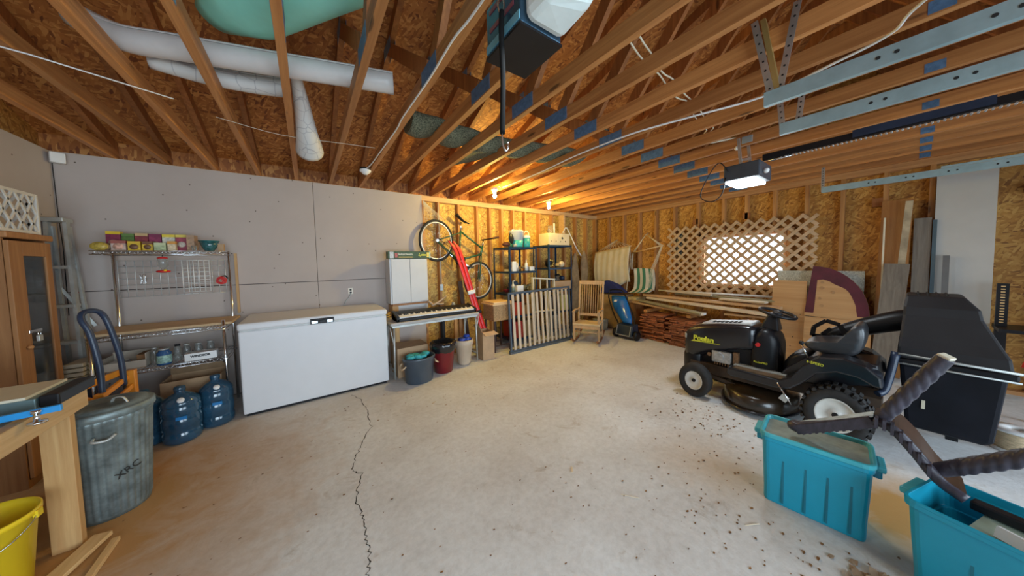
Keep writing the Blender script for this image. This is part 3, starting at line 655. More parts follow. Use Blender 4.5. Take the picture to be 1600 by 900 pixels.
# workbench in the near left corner
t = thing('work_bench', 'rough pine work bench frame in the near left corner', 'bench', (-1.1, 2.2, 0))
MB().bb(-1.075, -.985, 2.39, 2.43, 0, .72).done('leg', M['pine_z'], t, bevel=.002)
MB().bb(-1.62, -1.53, 2.39, 2.43, 0, .72).done('leg', M['pine_z'], t, bevel=.002)
MB().bb(-.985, -.945, 1.2, 2.44, .70, .79).done('rail', M['pine'], t, bevel=.002)
MB().bb(-1.66, -.985, 2.43, 2.47, .70, .79).done('rail', M['pine_x'], t, bevel=.002)
MB().bb(-1.4, -1.31, 1.9, 2.0, 0, .72).done('leg', M['oak'], t, bevel=.002)
MB().bb(-1.66, -.986, 1.2, 2.39, .72, .735).done('bench_top', M['white'], t)
t = thing('clamping_work_top', 'grey steel work top with a cream board lying on the bench', 'work top', (-1.25, 2.3, .79))
MB().bb(-1.65, -.965, 2.15, 2.42, .792, .845).done('steel_body', mat('teal_grey_steel', (.16, .24, .25), .4, .4), t, bevel=.004)
MB().bb(-1.65, -.99, 2.155, 2.415, .845, .856).done('board', M['cream'], t)
MB().bb(-.964, -.91, 2.16, 2.42, .80, .85).done('end_cap', M['black'], t, bevel=.006)
t = thing('bar_clamp', 'bright blue bar clamp lying along the front of the bench', 'clamp', (-1.0, 2.05, .79))
MB().bar((-1.3, 2.03, .802), (-.86, 2.05, .818), .016, .026).done('bar', mat('clamp_blue', (.02, .30, .70), .35), t, bevel=.002)
MB().bar((-1.2, 2.035, .826), (-1.05, 2.04, .83), .02, .022).done('grip', M['black'], t, bevel=.004)
MB().lathe((-.912, 2.03, .775), [(.024, 0), (.024, .008), (.008, .010), (.008, .04), (.013, .042), (.013, .052)], 16, cap=True).done('screw', M['chrome'], t)
# yellow bucket
t = thing('bucket', 'bright yellow plastic bucket at the left edge by the bench', 'bucket', (-1.16, 2.2, 0))
MB().lathe((-1.16, 2.2, 0), [(.105, 0), (.11, .004), (.140, .33), (.150, .333), (.150, .352), (.143, .355), (.136, .33), (.106, .01), (.02, .01)], 40, cap=True).done('pail', M['yellow'], t, smooth=True)
MB().tube([(-1.16+.152*math.cos(a), 2.2-.152*math.sin(a)*.9, .335-.10*math.sin(a)) for a in [PI*i/14 for i in range(15)]], .003, 6).done('bail', M['chrome'], t)
MB().bb(-1.018, -1.004, 2.185, 2.215, .315, .345).done('bail_lug', M['yellow'], t)
for pts, lab, w in ((((-.925, 2.40, .018), (-1.03, 2.0, .018)), 'wide pale pine offcut on the floor in front of the bench', .07), (((-.86, 2.33, .012), (-.86, 1.95, .012)), 'narrow pine strip on the floor beside the wide offcut', .028)):
    tag(MB().bar(pts[0], pts[1], w, .02).done('wood_offcut', M['pine'], None, bevel=.002), lab, 'wood offcut')
# seams, outlet and cord on the drywall
t = thing('wall_outlet', 'white electrical outlet on the drywall above the freezer', 'outlet', (.45, 4.27, 1.02))
MB().bb(.42, .478, 4.262, 4.27, 1.015, 1.095).done('cover_plate', mat('ivory', (.72, .66, .55), .4), t, bevel=.003)
for z in (1.035, 1.07): MB().bb(.437, .461, 4.259, 4.263, z-.010, z+.012).done('socket', M['black'], t, bevel=.003)
MB().tube(ease([(.45, 4.255, 1.035), (.43, 4.25, .98), (.385, 4.25, .92), (.345, 4.245, .80)], 6), .004, 6).done('power_cord', M['alu'], fz)
# ---------------------------------------------------------------- middle of the north wall
M['tubwhite'] = mat('cabinet_white', (.60, .60, .60), .4, var=.03)
t = thing('wall_cabinet', 'narrow white two-door cabinet with a brown bottom strip beside the freezer', 'cabinet', (1.12, 4.17, .70))
MB().bb(.88, 1.385, 4.0, 4.25, .86, 1.465).done('carcass', M['tubwhite'], t, bevel=.003)
for x0, x1 in ((.90, 1.14), (1.145, 1.38)): MB().bb(x0, x1, 3.988, 4.0, .87, 1.46).done('door', M['tubwhite'], t, bevel=.002)
MB().bb(.90, 1.385, 3.985, 4.24, .835, .86).done('bottom_strip', M['oak'], t)
MB().bb(.98, 1.385, 4.02, 4.25, .715, .835).done('lower_panel', M['tubwhite'], t)
MB().bb(.90, .975, 4.0, 4.25, .0, .835).done('side_block', M['pine_z'], t)
t = thing('seed_box', 'long flat dark green printed box on top of the narrow white cabinet', 'box', (1.17, 4.16, 1.466))
MB().bb(.865, 1.43, 3.98, 4.10, 1.468, 1.562).done('carton', mat('green_print', (.035, .08, .02), .45, var=.5, scale=22), t, bevel=.002)
for x0, x1, c, z0, z1 in ((.885, .935, (.55, .58, .60), 1.472, 1.556), (.95, .985, (.45, .10, .08), 1.480, 1.540), (1.375, 1.41, (.75, .60, .08), 1.482, 1.548), (1.411, 1.429, (.40, .55, .40), 1.470, 1.56), (.995, 1.18, (.38, .30, .06), 1.476, 1.494)):
    MB().bb(x0, min(x1, 1.429), 3.9785, 3.9802, z0, z1).done('printed_patch', mat('box_print', c, .45, var=.25, scale=40), t)
def T_dummy(): pass
M['letter'] = mat('pale_lettering', (.75, .75, .65), .5); M['letter_y'] = mat('yellow_lettering', (.70, .70, .05), .5)
text('Saskatchewan', .042, (1.085, 3.978, 1.524), (PI/2, 0, 0), M['letter'], t, bold=.0008, sx=.82)
text('Lynx', .055, (1.31, 3.978, 1.518), (PI/2, 0, 0), M['letter_y'], t, shear=.3, bold=.001)
# net hanging at the edge of the drywall
t = thing('hanging_net', 'pale mesh sports net hanging at the drywall edge above the bicycle', 'net', (1.5, 4.2, 2.0))
m = MB(); rr = random.Random(5)
for i in range(13):
    a = i/12; m.tube(ease([(1.44, 4.24, 2.33), (1.44+.10*a, 4.22-.02*a, 2.22), (1.42+.30*a, 4.21, 2.10-.02*a), (1.41+.34*a+rr.uniform(-.02, .02), 4.21, 1.96+rr.uniform(-.03, .06))], 4), .0022, 4)
for j in range(5): m.tube(ease([(1.43, 4.21, 2.25-.06*j), (1.47+.05*j, 4.205, 2.23-.06*j), (1.46+.07*j, 4.21, 2.25-.05*j)], 4), .0016, 4)
m.done('mesh', M['cream'], t)
# folding table
t = thing('folding_table', 'grey folding table carrying the digital piano right of the freezer', 'table', (1.34, 3.7, 0))
MB().bb(.755, 1.93, 3.50, 3.93, .665, .70).done('table_top', mat('table_grey', (.42, .40, .38), .5, var=.15), t, bevel=.01)
MB().bb(.775, 1.91, 3.52, 3.91, .64, .666).done('apron', M['alu'], t)
for x, s in ((.80, 1), (1.885, -1)):
    for y in (3.535, 3.895):
        MB().tube([(x+s*.0, y, .65), (x-s*.01, y, .02)], .011, 8).done('leg', M['alu'], t)
        MB().tube([(x-s*.045, y, .65), (x-s*.005, y, .42)], .007, 6).done('leg_brace', M['alu'], t)
    MB().tube([(x-s*.008, 3.535, .12), (x-s*.008, 3.895, .12)], .008, 6).done('cross_rail', M['alu'], t)
t = thing('digital_piano', 'black digital piano with white keys on the grey folding table', 'keyboard', (1.38, 3.7, .70))
MB().hexa([(.835, 3.53, .70), (1.90, 3.53, .70), (1.90, 3.78, .70), (.835, 3.78, .70), (.835, 3.53, .735), (1.90, 3.53, .735), (1.90, 3.78, .80), (.835, 3.78, .80)]).done('body', M['black'], t, bevel=.006)
MB().box((1.37, 3.593, .757), (1.0, .095, .016), (.25, 0, 0)).done('white_keys', M['white'], t)
m = MB()
for i in range(49):
    if i % 7 in (2, 6): continue
    m.box((.885+i*.0203, 3.625, .776), (.010, .05, .012), (.25, 0, 0))
m.done('black_keys', M['ink'], t)
for x0, x1 in ((.835, .868), (1.872, 1.90)): MB().hexa([(x0, 3.53, .70), (x1, 3.53, .70), (x1, 3.78, .70), (x0, 3.78, .70), (x0, 3.53, .765), (x1, 3.53, .765), (x1, 3.78, .81), (x0, 3.78, .81)]).done('end_block', M['black'], t, bevel=.004)
# clutter behind the piano
t = thing('driftwood_branch', 'pale gnarled driftwood branch lying behind the digital piano', 'branch', (1.5, 3.86, .80))
m = MB()
for p in ([(1.38, 3.86, .81), (1.45, 3.85, .84), (1.53, 3.86, .88), (1.60, 3.86, .93)], [(1.45, 3.85, .84), (1.50, 3.87, .82), (1.56, 3.87, .82)], [(1.40, 3.87, .82), (1.36, 3.88, .86), (1.33, 3.86, .88)]): m.tube(ease(p, 4), [.018-.0008*i for i in range(13)][:len(ease(p, 4))], 8)
m.done('wood', mat('driftwood', (.48, .34, .22), .8, var=.3, scale=20), t)
tag(MB().box((1.62, 3.86, .735), (.55, .11, .068)).done('tool_case', mat('brown_case', (.10, .07, .05), .6), None, bevel=.01), 'dark brown case lying behind the piano keys', 'case')
for x, y, c, nm, lab in ((1.70, 3.86, (.35, .36, .36), 'metal_fitting', 'grey metal fitting on the clutter behind the piano'), (1.30, 3.87, (.30, .18, .08), 'wooden_block', 'small brown block left of the driftwood branch')):
    m = MB(); m.lathe((x, y, .771 if nm == 'metal_fitting' else .702), [(.03, 0), (.035, .02), (.02, .035), (.022, .055)], 14, cap=True); tag(m.done(nm, mat(nm, c, .4, .3), None), lab, 'clutter')
m = MB(); m.tube(ease([(.80+.03*math.cos(a*.8), 3.86+.04*math.sin(a*.8), .712+.004*a) for a in range(18)], 3), .006, 6)
tag(m.done('yellow_cord', mat('yellow_cord', (.65, .38, .05), .6), None), 'coiled yellow cord on the left end of the folding table', 'cord')
# under the table
t = thing('storage_tub', 'round grey-blue plastic tub with rope handles under the table', 'tub', (1.03, 3.36, 0))
m = MB(); m.lathe((1.03, 3.38, 0), [(.145, 0), (.155, .006), (.176, .24), (.183, .245), (.183, .27), (.190, .275), (.190, .30), (.180, .303), (.168, .24), (.148, .012), (.02, .012)], 40, cap=True, sy=.82)
m.done('tub_body', mat('slate_plastic', (.055, .075, .10), .3, coat=.2), t, smooth=True)
for s in (1, -1): MB().tube(ease([(1.03+s*.17, 3.31, .225), (1.03+s*.205, 3.31, .20), (1.03+s*.215, 3.37, .19), (1.03+s*.205, 3.42, .21), (1.03+s*.18, 3.43, .23)], 4), .009, 7).done('rope_handle', mat('rope', (.55, .40, .25), .8), t)
m = MB(); rr = random.Random(2)
for i in range(9):
    x, y = 1.03+rr.uniform(-.1, .1), 3.38+rr.uniform(-.07, .07); m.ball((x, y, .285+rr.uniform(0, .02)), .05, 10, (1.1, 1, .55))
tag(m.done('turquoise_cloth', mat('turquoise_cloth', (.04, .38, .45), .7, var=.5, scale=14), None), 'crumpled turquoise cloth filling the grey-blue tub', 'cloth')
t = thing('waste_bin', 'dark red bin with a shiny black bag over its rim under the table', 'bin', (1.38, 3.50, 0))
MB().lathe((1.38, 3.50, 0), [(.11, 0), (.115, .005), (.150, .34), (.150, .36), (.145, .34), (.11, .01)], 32, cap=True).done('bin_body', mat('dark_red', (.16, .01, .015), .3), t, smooth=True)
m = MB(); rr = random.Random(9); prof = [(.150, .27), (.166, .30), (.168, .355), (.158, .385), (.14, .39), (.12, .365), (.05, .32), (.01, .31)]
m.lathe((1.38, 3.50, 0), prof, 40)
for v in m.b.verts: v.co += Vector((rr.uniform(-.006, .006), rr.uniform(-.006, .006), rr.uniform(-.008, .008)))
m.done('bin_bag', mat('black_bag', (.012, .012, .015), .15, coat=.5), t, smooth=True)
t = thing('flower_pot', 'beige tapered plastic pot stuffed with a blue bag under the table', 'pot', (1.70, 3.55, 0))
MB().lathe((1.70, 3.55, 0), [(.06, 0), (.085, .03), (.12, .28), (.128, .285), (.130, .35), (.120, .352), (.115, .28), (.08, .03), (.01, .02)], 36, cap=True).done('pot', mat('beige_pot', (.52, .42, .32), .6, var=.1), t, smooth=True)
m = MB(); rr = random.Random(4)
for i in range(7): m.ball((1.70+rr.uniform(-.07, .07), 3.55+rr.uniform(-.06, .06), .355+rr.uniform(-.02, .03)), .042, 8, (1.2, 1, .8))
tag(m.done('blue_bag', mat('blue_bag', (.015, .06, .40), .35, var=.4), None), 'crumpled blue plastic bag in the beige pot', 'bag')
tag(MB().bb(.84, 1.22, 3.60, 3.90, 0, .36).done('cardboard_box', M['card'], None, bevel=.004), 'closed brown carton on the floor behind the grey-blue tub', 'box')
tag(MB().bb(1.55, 1.60, 3.95, 4.0, 0, .62).done('dark_post', M['ink'], None), 'thin dark post standing behind the bins under the table', 'post').rotation_euler = (0, 0, .3)
for x, lab in ((1.80, 'light brown plank on end beneath the right half of the table'), (1.88, 'reddish plank on end under the right table corner')):
    tag(MB().bb(x, x+.05, 4.06, 4.09, 0, .63).done('upright_plank', M['stud'], None), lab, 'plank')
# dark and pale boards leaning on the studs
tag(MB().bar((2.06, 4.10, .002), (1.99, 4.24, 1.10), .07, .02, (0, 1, 0)).done('dark_board', mat('dark_wood', (.035, .018, .012), .5, var=.4), None), 'dark brown narrow board leaning on the studs behind the skis', 'board')
# open carton right of the table
bx_ = .035
t = thing('open_cardboard_box', 'open brown carton with raised flaps right of the folding table', 'box', (2.04, 3.6, 0))
for a in ((1.97, 2.16, 3.50, 3.505, 0, .40), (1.97, 2.16, 3.715, 3.72, 0, .40), (1.97, 1.975, 3.505, 3.715, 0, .40), (2.155, 2.16, 3.505, 3.715, 0, .40), (1.975, 2.155, 3.505, 3.715, 0, .006)): MB().bb(a[0], a[1], *a[2:]).done('side_panel', M['card'], t)
MB().hexa([(1.97, 3.50, .40), (2.16, 3.50, .40), (2.20, 3.44, .36), (1.99, 3.44, .35), (1.97, 3.50, .404), (2.16, 3.50, .404), (2.20, 3.44, .364), (1.99, 3.44, .354)]).done('flap', M['card'], t)
MB().hexa([(1.97, 3.505, .40), (1.97, 3.715, .40), (1.93, 3.70, .50), (1.93, 3.53, .50), (1.974, 3.505, .40), (1.974, 3.715, .40), (1.934, 3.70, .502), (1.934, 3.53, .502)]).done('flap', M['card'], t)
# red skis
t = thing('water_skis', 'pair of red skis with white tips leaning against the table corner', 'skis', (2.0, 3.75, 0))
for dx, dy in ((0, 0), (.075, .05)):
    m = MB(); P = [(1.72+dx, 4.0+dy*.4, 1.72), (1.79+dx, 3.97+dy*.4, 1.62), (1.84+dx, 3.94+dy*.4, 1.45), (2.01+dx, 3.85+dy, .80), (2.14+dx, 3.78+dy, .30), (2.20+dx, 3.74+dy, .012)]
    E_ = ease(P, 5); 
    RR = []
    for i, p in enumerate(E_):
        w_ = .014+.014*min(1, i/5); RR.append([m.b.verts.new(p+Vector((w_*sx_, -.0, 0))+Vector((0, oy, 0))) for sx_, oy in ((-1, -.006), (-.5, -.011), (.5, -.011), (1, -.006), (1, .006), (-1, .006))])
    m.skin(RR); s = m.done('ski', M['red'], t, smooth=True)
    MB().box((1.965+dx, 3.84+dy, .95), (.075, .03, .06), (0, -.26, 0)).done('binding', M['white'], s, bevel=.01)
    MB().box((2.045+dx, 3.80+dy, .64), (.07, .03, .05), (0, -.26, 0)).done('heel_strap', M['black'], s, bevel=.008)
# bicycle hung on the wall
t = thing('bicycle', 'dark green bicycle hung on the stud wall with its saddle uppermost', 'bicycle', (1.95, 4.08, .80))
BY = 4.17
def P(x, z, y=BY): return (x, y, z)
M['bikegreen'] = mat('bicycle_green', (.02, .09, .05), .3, coat=.4)
def bwheel(cx, cz, r):
    w = MB(); R = []; n = 40
    pts = [(r*math.cos(2*PI*i/n), r*math.sin(2*PI*i/n)) for i in range(n+1)]
    tw = MB()
    for k in range(n):
        pass
    def torus(rad, rr_, fl=1.0):
        m = MB(); rings = []
        for i in range(n):
            a = 2*PI*i/n; c = Vector((cx+rad*.86*math.cos(a), BY, cz+rad*math.sin(a))); u = Vector((.86*math.cos(a), 0, math.sin(a)))
            rings.append([m.b.verts.new(c+u*rr_*math.cos(2*PI*k/8)+Vector((0, 1, 0))*rr_*fl*math.sin(2*PI*k/8)) for k in range(8)])
        rings.append(rings[0]); return m.skin(rings, False)
    wh = torus(r-.018, .019).done('wheel', mat('tire_rubber', (.02, .02, .02), .8), t)
    torus(r-.043, .010, .9).done('rim', mat('rim_alloy', (.75, .75, .72), .3, .5), wh)
    s = MB()
    for i in range(28):
        a = 2*PI*i/28; s.cyl((cx+.018*math.cos(a+.5), BY-.02+.04*(i % 2), cz+.018*math.sin(a+.5)), (cx+(r-.05)*.86*math.cos(a), BY, cz+(r-.05)*math.sin(a)), .0014, seg=4)
    s.done('spokes', M['chrome'], wh)
    MB().cyl((cx, BY-.045, cz), (cx, BY+.045, cz), .022).done('hub', M['chrome'], wh)
bwheel(1.60, 1.735, .315); bwheel(2.30, 1.10, .315)
m = MB()
for a, b, r in (((2.0, 1.90), (1.955, 1.43), .015), ((2.01, 1.88), (2.375, 1.63), .015), ((1.965, 1.44), (2.35, 1.53), .016), ((2.385, 1.66), (2.345, 1.50), .019)): m.cyl(P(*a), P(*b), r, seg=12)
for s in (-.03, .03):
    m.cyl(P(1.60, 1.735, BY+s), P(1.955, 1.43, BY+s*.5), .009, seg=8); m.cyl(P(1.60, 1.735, BY+s), P(1.99, 1.87, BY+s*.5), .008, seg=8); m.cyl(P(2.345, 1.50, BY+s), P(2.30, 1.10, BY+s), .011, seg=8)
m.done('frame', M['bikegreen'], t)
MB().cyl(P(2.0, 1.89), P(2.01, 2.04), .012).done('seat_post', M['chrome'], t)
m = MB(); E_ = ease([(1.93, BY, 2.15), (1.99, BY, 2.10), (2.06, BY, 2.05), (2.15, BY, 2.02)], 4)
m.tube(E_, [.055-.003*i for i in range(len(E_))], 12, flat=.45); m.done('saddle', M['black'], t, smooth=True)
m = MB(); m.cyl(P(2.385, 1.66), P(2.41, 1.76), .012); m.done('stem', M['chrome'], t)
MB().tube(ease([(2.55, BY-.26, 1.80), (2.47, BY-.22, 1.78), (2.41, BY-.05, 1.77), (2.41, BY+.05, 1.77), (2.47, BY+.10, 1.78)], 5), .012, 8).done('handlebar', M['black'], t)
MB().tube(ease([(2.55, BY-.26, 1.80), (2.50, BY-.235, 1.79), (2.46, BY-.215, 1.78)], 3), .018, 8).done('grip', mat('brown_grip', (.12, .04, .02), .7), t)
m = MB(); m.lathe((1.955, BY-.055, 1.43), [(.02, -.004), (.085, -.003), (.085, .003), (.02, .004)], 28, (0, 1, 0), cap=True); m.done('chainring', M['black'], t)
for s in (1, -1):
    MB().bar((1.955, BY-.07*s, 1.43), (1.955+.13*s, BY-.075*s, 1.33+(.2 if s < 0 else 0)), .016, .022).done('crank', M['chrome'], t); MB().box((1.955+.135*s, BY-.12*s, 1.325+(.2 if s < 0 else 0)), (.09, .08, .02)).done('pedal', M['black'], t)
m = MB(); m.tube([(1.60, BY-.05, 1.775), (1.95, BY-.06, 1.515)], .004, 5); m.tube([(1.60, BY-.05, 1.70), (1.95, BY-.06, 1.345)], .004, 5); m.done('chain', M['ink'], t)
# outlet box with conduit on a stud
t = thing('stud_outlet', 'grey outlet box with a vertical cable on the stud under the bicycle', 'outlet', (1.69, 4.26, 1.0))
MB().bb(1.665, 1.715, 4.255, 4.28, .97, 1.07).done('cover_plate', M['alu'], t, bevel=.003)
MB().tube([(1.69, 4.27, 1.07), (1.69, 4.27, 1.5), (1.685, 4.27, PT-.08)], .006, 6).done('cable', M['cream'], t)
# ---------------------------------------------------------------- blue shelving
M['rackblue'] = mat('rack_blue_steel', (.015, .05, .11), .3, .3, var=.25)
def rack(x0, x1, y0, y1, H, zs_, lab):
    t = thing('shelving_unit', lab, 'shelving', ((x0+x1)/2, (y0+y1)/2, 0))
    for x in (x0, x1):
        for y in (y0, y1):
            m = MB(); sx = .028 if x == x0 else -.028; sy = .028 if y == y0 else -.028
            m.bb(min(x, x+sx), max(x, x+sx), min(y, y+.003*(1 if sy > 0 else -1)), max(y, y+.003*(1 if sy > 0 else -1)), 0, H); m.bb(min(x, x+.003*(1 if sx > 0 else -1)), max(x, x+.003*(1 if sx > 0 else -1)), min(y, y+sy), max(y, y+sy), 0, H)
            m.done('post', M['rackblue'], t)
    for z in zs_:
        m = MB(); m.bb(x0+.004, x1-.004, y0+.004, y1-.004, z-.006, z); m.bb(x0+.004, x1-.004, y0+.004, y0+.007, z-.03, z); m.bb(x0+.004, x1-.004, y1-.007, y1-.004, z-.03, z); m.bb(x0+.004, x0+.007, y0+.004, y1-.004, z-.03, z); m.bb(x1-.007, x1-.004, y0+.004, y1-.004, z-.03, z)
        m.done('shelf', M['rackblue'], t)
    return t
rack(2.64, 3.215, 3.76, 4.24, 1.645, (.12, .50, .87, 1.235, 1.635), 'dark blue steel shelving unit between the bicycle and the corner unit')
rack(3.53, 4.13, 3.80, 4.24, 1.695, (.12, .46, .86, 1.27, 1.685), 'dark blue steel shelving unit nearest the northeast corner')
zz = 1.637
t = thing('utility_pail', 'large white and turquoise pail on the left blue shelving unit', 'pail', (2.90, 3.97, zz))
MB().lathe((2.94, 3.97, zz), [(.105, 0), (.108, .004), (.116, .12)], 32, cap=True).done('lower_body', mat('turquoise', (.05, .42, .46), .35), t, smooth=True)
MB().lathe((2.94, 3.97, zz), [(.116, .12), (.122, .26), (.128, .262), (.128, .285), (.118, .29), (.03, .292)], 32, cap=True).done('upper_body', M['white'], t, smooth=True)
MB().tube([(2.94+.13*math.cos(a), 3.97-.05*math.sin(a), zz+.265+.05*math.sin(a)) for a in [PI*i/12 for i in range(13)]], .004, 6).done('bail', M['chrome'], t)
t = thing('water_jug', 'turquoise jug with a white lid and carry handle on the left shelving', 'jug', (3.13, 3.93, zz))
MB().lathe((3.13, 3.93, zz), [(.058, 0), (.062, .005), (.064, .16)], 28, cap=True).done('jug_body', mat('jug_teal', (.03, .33, .38), .35), t, smooth=True)
MB().lathe((3.13, 3.93, zz+.16), [(.066, 0), (.066, .03), (.045, .05), (.02, .055)], 28, cap=True).done('jug_lid', M['white'], t, smooth=True)
MB().tube(ease([(3.075, 3.93, zz+.18), (3.08, 3.93, zz+.25), (3.13, 3.93, zz+.285), (3.18, 3.93, zz+.25), (3.185, 3.93, zz+.18)], 4), .009, 8).done('carry_handle', M['cream'], t)
t = thing('baseball_cap', 'dark cap and visor on the left end of the left shelving top', 'cap', (2.72, 3.95, zz))
m = MB(); m.ball((2.705, 3.93, zz+.048), .072, 16, (1, .9, .58)); m.done('crown', mat('maroon_cap', (.10, .03, .02), .7), t, smooth=True)
MB().lathe((2.75, 3.86, zz+.14), [(.003, 0), (.055, .0), (.068, .006), (.06, .016), (.005, .016)], 24, (.3, -1, .1), sy=1.3).done('visor', M['black'], t, smooth=True)
tag(MB().bb(2.76, 2.82, 3.78, 3.83, zz, zz+.045).done('silver_box', M['alu'], None, bevel=.008), 'small silver box in front of the white pail', 'box')
def item(nm, m_, lab, cat, mt, **k): return tag(m_.done(nm, mt, None, **k), lab, cat)
z1 = 1.237
item('paint_carton', MB().bb(2.72, 2.80, 3.79, 3.87, z1, z1+.16), 'upright white carton at the left of the second shelf', 'box', M['white'], bevel=.003)
item('plastic_tray', MB().bb(2.665, 2.71, 3.82, 3.95, z1, z1+.035), 'flat white tray beside the left post on the second shelf', 'tray', M['cream'], bevel=.003)
item('spray_can', MB().lathe((2.84, 3.82, z1), [(.022, 0), (.022, .11), (.012, .125), (.012, .14)], 16, cap=True), 'slim white spray can beside the upright carton', 'can', mat('can_print', (.6, .55, .5), .3, .3, var=.6, scale=60), smooth=True)
item('glue_bottle', MB().lathe((3.03, 3.82, z1), [(.028, 0), (.028, .12), (.010, .145), (.006, .19)], 16, cap=True), 'white squeeze bottle with a pointed tip on the second shelf', 'bottle', M['white'], smooth=True)
item('white_carton', MB().bb(3.10, 3.20, 3.80, 3.90, z1, z1+.07), 'low white carton at the right end of the second shelf', 'box', M['white'], bevel=.003)
m = MB(); rr = random.Random(12)
for i in range(8): m.ball((2.94+rr.uniform(-.07, .07), 3.90+rr.uniform(-.05, .08), z1+.04+rr.uniform(-.015, .03)), .035, 8, (1.3, 1, .8))
item('cloth_bundle', m, 'brown crumpled cloth in the middle of the second shelf', 'cloth', mat('brown_cloth', (.20, .12, .05), .8, var=.4))
z1 = .872
item('white_carton', MB().bb(2.80, 2.93, 3.775, 3.88, z1, z1+.13), 'white carton on the third shelf behind the top of the gate', 'box', M['white'], bevel=.003)
t = thing('bottle_caddy', 'grey-green bottle with a cream pump top beside the white carton', 'bottle', (2.73, 3.80, z1))
MB().lathe((2.73, 3.80, z1), [(.035, 0), (.037, .08), (.03, .11)], 18, cap=True).done('bottle_body', mat('grey_green', (.16, .22, .20), .4), t, smooth=True)
m = MB(); m.lathe((2.73, 3.80, z1+.11), [(.028, 0), (.03, .03), (.012, .05), (.01, .10)], 14, cap=True); m.bb(2.72, 2.77, 3.79, 3.81, z1+.20, z1+.215); m.done('pump_top', M['cream'], t)
m = MB(); m.ball((2.88, 4.0, z1+.13), .085, 14, (1.2, .9, .9)); m.bb(2.80, 2.98, 3.92, 4.08, z1, z1+.1)
item('power_tool_case', m, 'dark blue-grey machine case at the back of the third shelf', 'case', mat('slate_case', (.05, .08, .11), .4), bevel=.01)
m = MB(); rr = random.Random(14)
for i in range(9): m.ball((2.95+rr.uniform(-.2, .15), 4.08+rr.uniform(-.05, .05), z1+.275+rr.uniform(-.01, .02)), .04, 8, (1.4, .9, .6))
tag(m.done('red_jacket', mat('dark_red_cloth', (.22, .015, .03), .8, var=.4), None), 'dark red cloth heaped at the back under the second shelf', 'cloth').location.z = z1+.0
m = MB(); rr = random.Random(15)
for i in range(10): m.box((3.08+rr.uniform(-.1, .08), 3.90+rr.uniform(-.06, .06), z1+.03+.02*(i % 5)), (.06, .05, .035), (rr.uniform(-.4, .4), rr.uniform(-.4, .4), rr.uniform(0, 3)))
item('oddments', m, 'small olive and brown oddments at the right of the third shelf', 'clutter', mat('olive_bits', (.25, .20, .08), .7, var=.6, scale=20))
for x, c, lab, h_ in ((2.72, (.45, .05, .02), 'red carton on the second lowest shelf of the left unit', .22), (2.95, (.30, .16, .05), 'brown carton on the second lowest shelf of the left unit', .16)):
    item('carton', MB().bb(x, x+.19, 3.80, 4.0, .502, .502+h_), lab, 'box', mat('carton_col', c, .7), bevel=.003)
for x, c, lab in ((2.72, (.40, .03, .02), 'red crate at the bottom of the left shelving unit'), (2.96, (.28, .20, .10), 'brown crate at the bottom of the left shelving unit')):
    item('crate', MB().bb(x, x+.2, 3.79, 4.1, .122, .40), lab, 'crate', mat('crate_col', c, .6), bevel=.004)
# second unit
zz = 1.687
t = thing('wooden_crate', 'yellow and cream wooden box with heart cut-outs on the corner shelving', 'crate', (3.82, 3.95, zz))
MB().bb(3.55, 4.09, 3.82, 4.08, zz, zz+.215).done('front_panel', mat('pale_ply', (.70, .58, .38), .6, var=.1), t, bevel=.003)
for x, z_, s in ((3.90, .13, .022), (3.85, .065, .009), (3.98, .07, .012), (3.62, .07, .008), (3.74, .07, .008)):
    MB().box((x, 3.8185, zz+z_), (s*1.6, .003, s*1.6), (0, PI/4, 0)).done('heart_cutout', M['ink'], t)
item('glass_vase', MB().lathe((3.72, 3.95, zz+.216), [(.05, 0), (.055, .06), (.04, .12), (.045, .15)], 20, cap=True), 'cloudy glass vase on top of the heart box', 'vase', M['brownglass'], smooth=True)
item('candle', MB().cyl((3.80, 3.93, zz+.216), (3.80, 3.93, zz+.41), .014), 'tall white candle on top of the heart box', 'candle', M['white'])
z1 = 1.272
t = thing('ice_cream_maker', 'round black machine with yellow parts on the corner shelving', 'machine', (3.68, 3.92, z1))
MB().lathe((3.67, 3.93, z1+.088), [(.03, -.05), (.08, -.05), (.085, .0), (.07, .05), (.02, .055)], 24, (.3, -1, 0), cap=True).done('housing', M['black'], t, smooth=True)
m = MB()
for a in range(7): m.box((3.65+.055*math.cos(a*.9), 3.868, z1+.085+.055*math.sin(a*.9)), (.025, .02, .02), (0, a, 0))
m.done('yellow_fins', mat('brass_yellow', (.65, .48, .12), .4), t)
item('twine_ball', MB().ball((3.94, 3.90, z1+.062), .062, 14, (1.15, 1, 1)), 'cream ball of twine right of the round black machine', 'twine', mat('twine', (.65, .52, .34), .8, var=.3, scale=40), smooth=True)
m = MB(); m.box((3.82, 3.86, z1+.045), (.07, .07, .045), (0, .4, .3)); item('small_pouch', m, 'small tan pouch between the round machine and the twine', 'pouch', mat('tan_pouch', (.45, .33, .18), .8))
z1 = .862
item('flat_carton', MB().bb(3.68, 4.11, 3.81, 4.05, z1, z1+.155), 'long open-topped brown carton on the corner shelving', 'box', M['card'], bevel=.003)
t = thing('camping_lantern', 'small lantern with a dark cap standing on the long brown carton', 'lantern', (3.86, 3.92, z1+.156))
MB().lathe((3.86, 3.92, z1+.156), [(.045, 0), (.045, .03), (.03, .035), (.032, .10)], 18, cap=True).done('lantern_body', M['brownglass'], t, smooth=True)
MB().lathe((3.86, 3.92, z1+.256), [(.055, 0), (.058, .008), (.03, .03)], 18, cap=True).done('cap', M['black'], t, smooth=True)
item('blue_bag', MB().ball((4.02, 3.96, z1+.156+.05), .06, 10, (1, 1, .8)), 'small navy bag beside the lantern', 'bag', M['navy'], smooth=True)
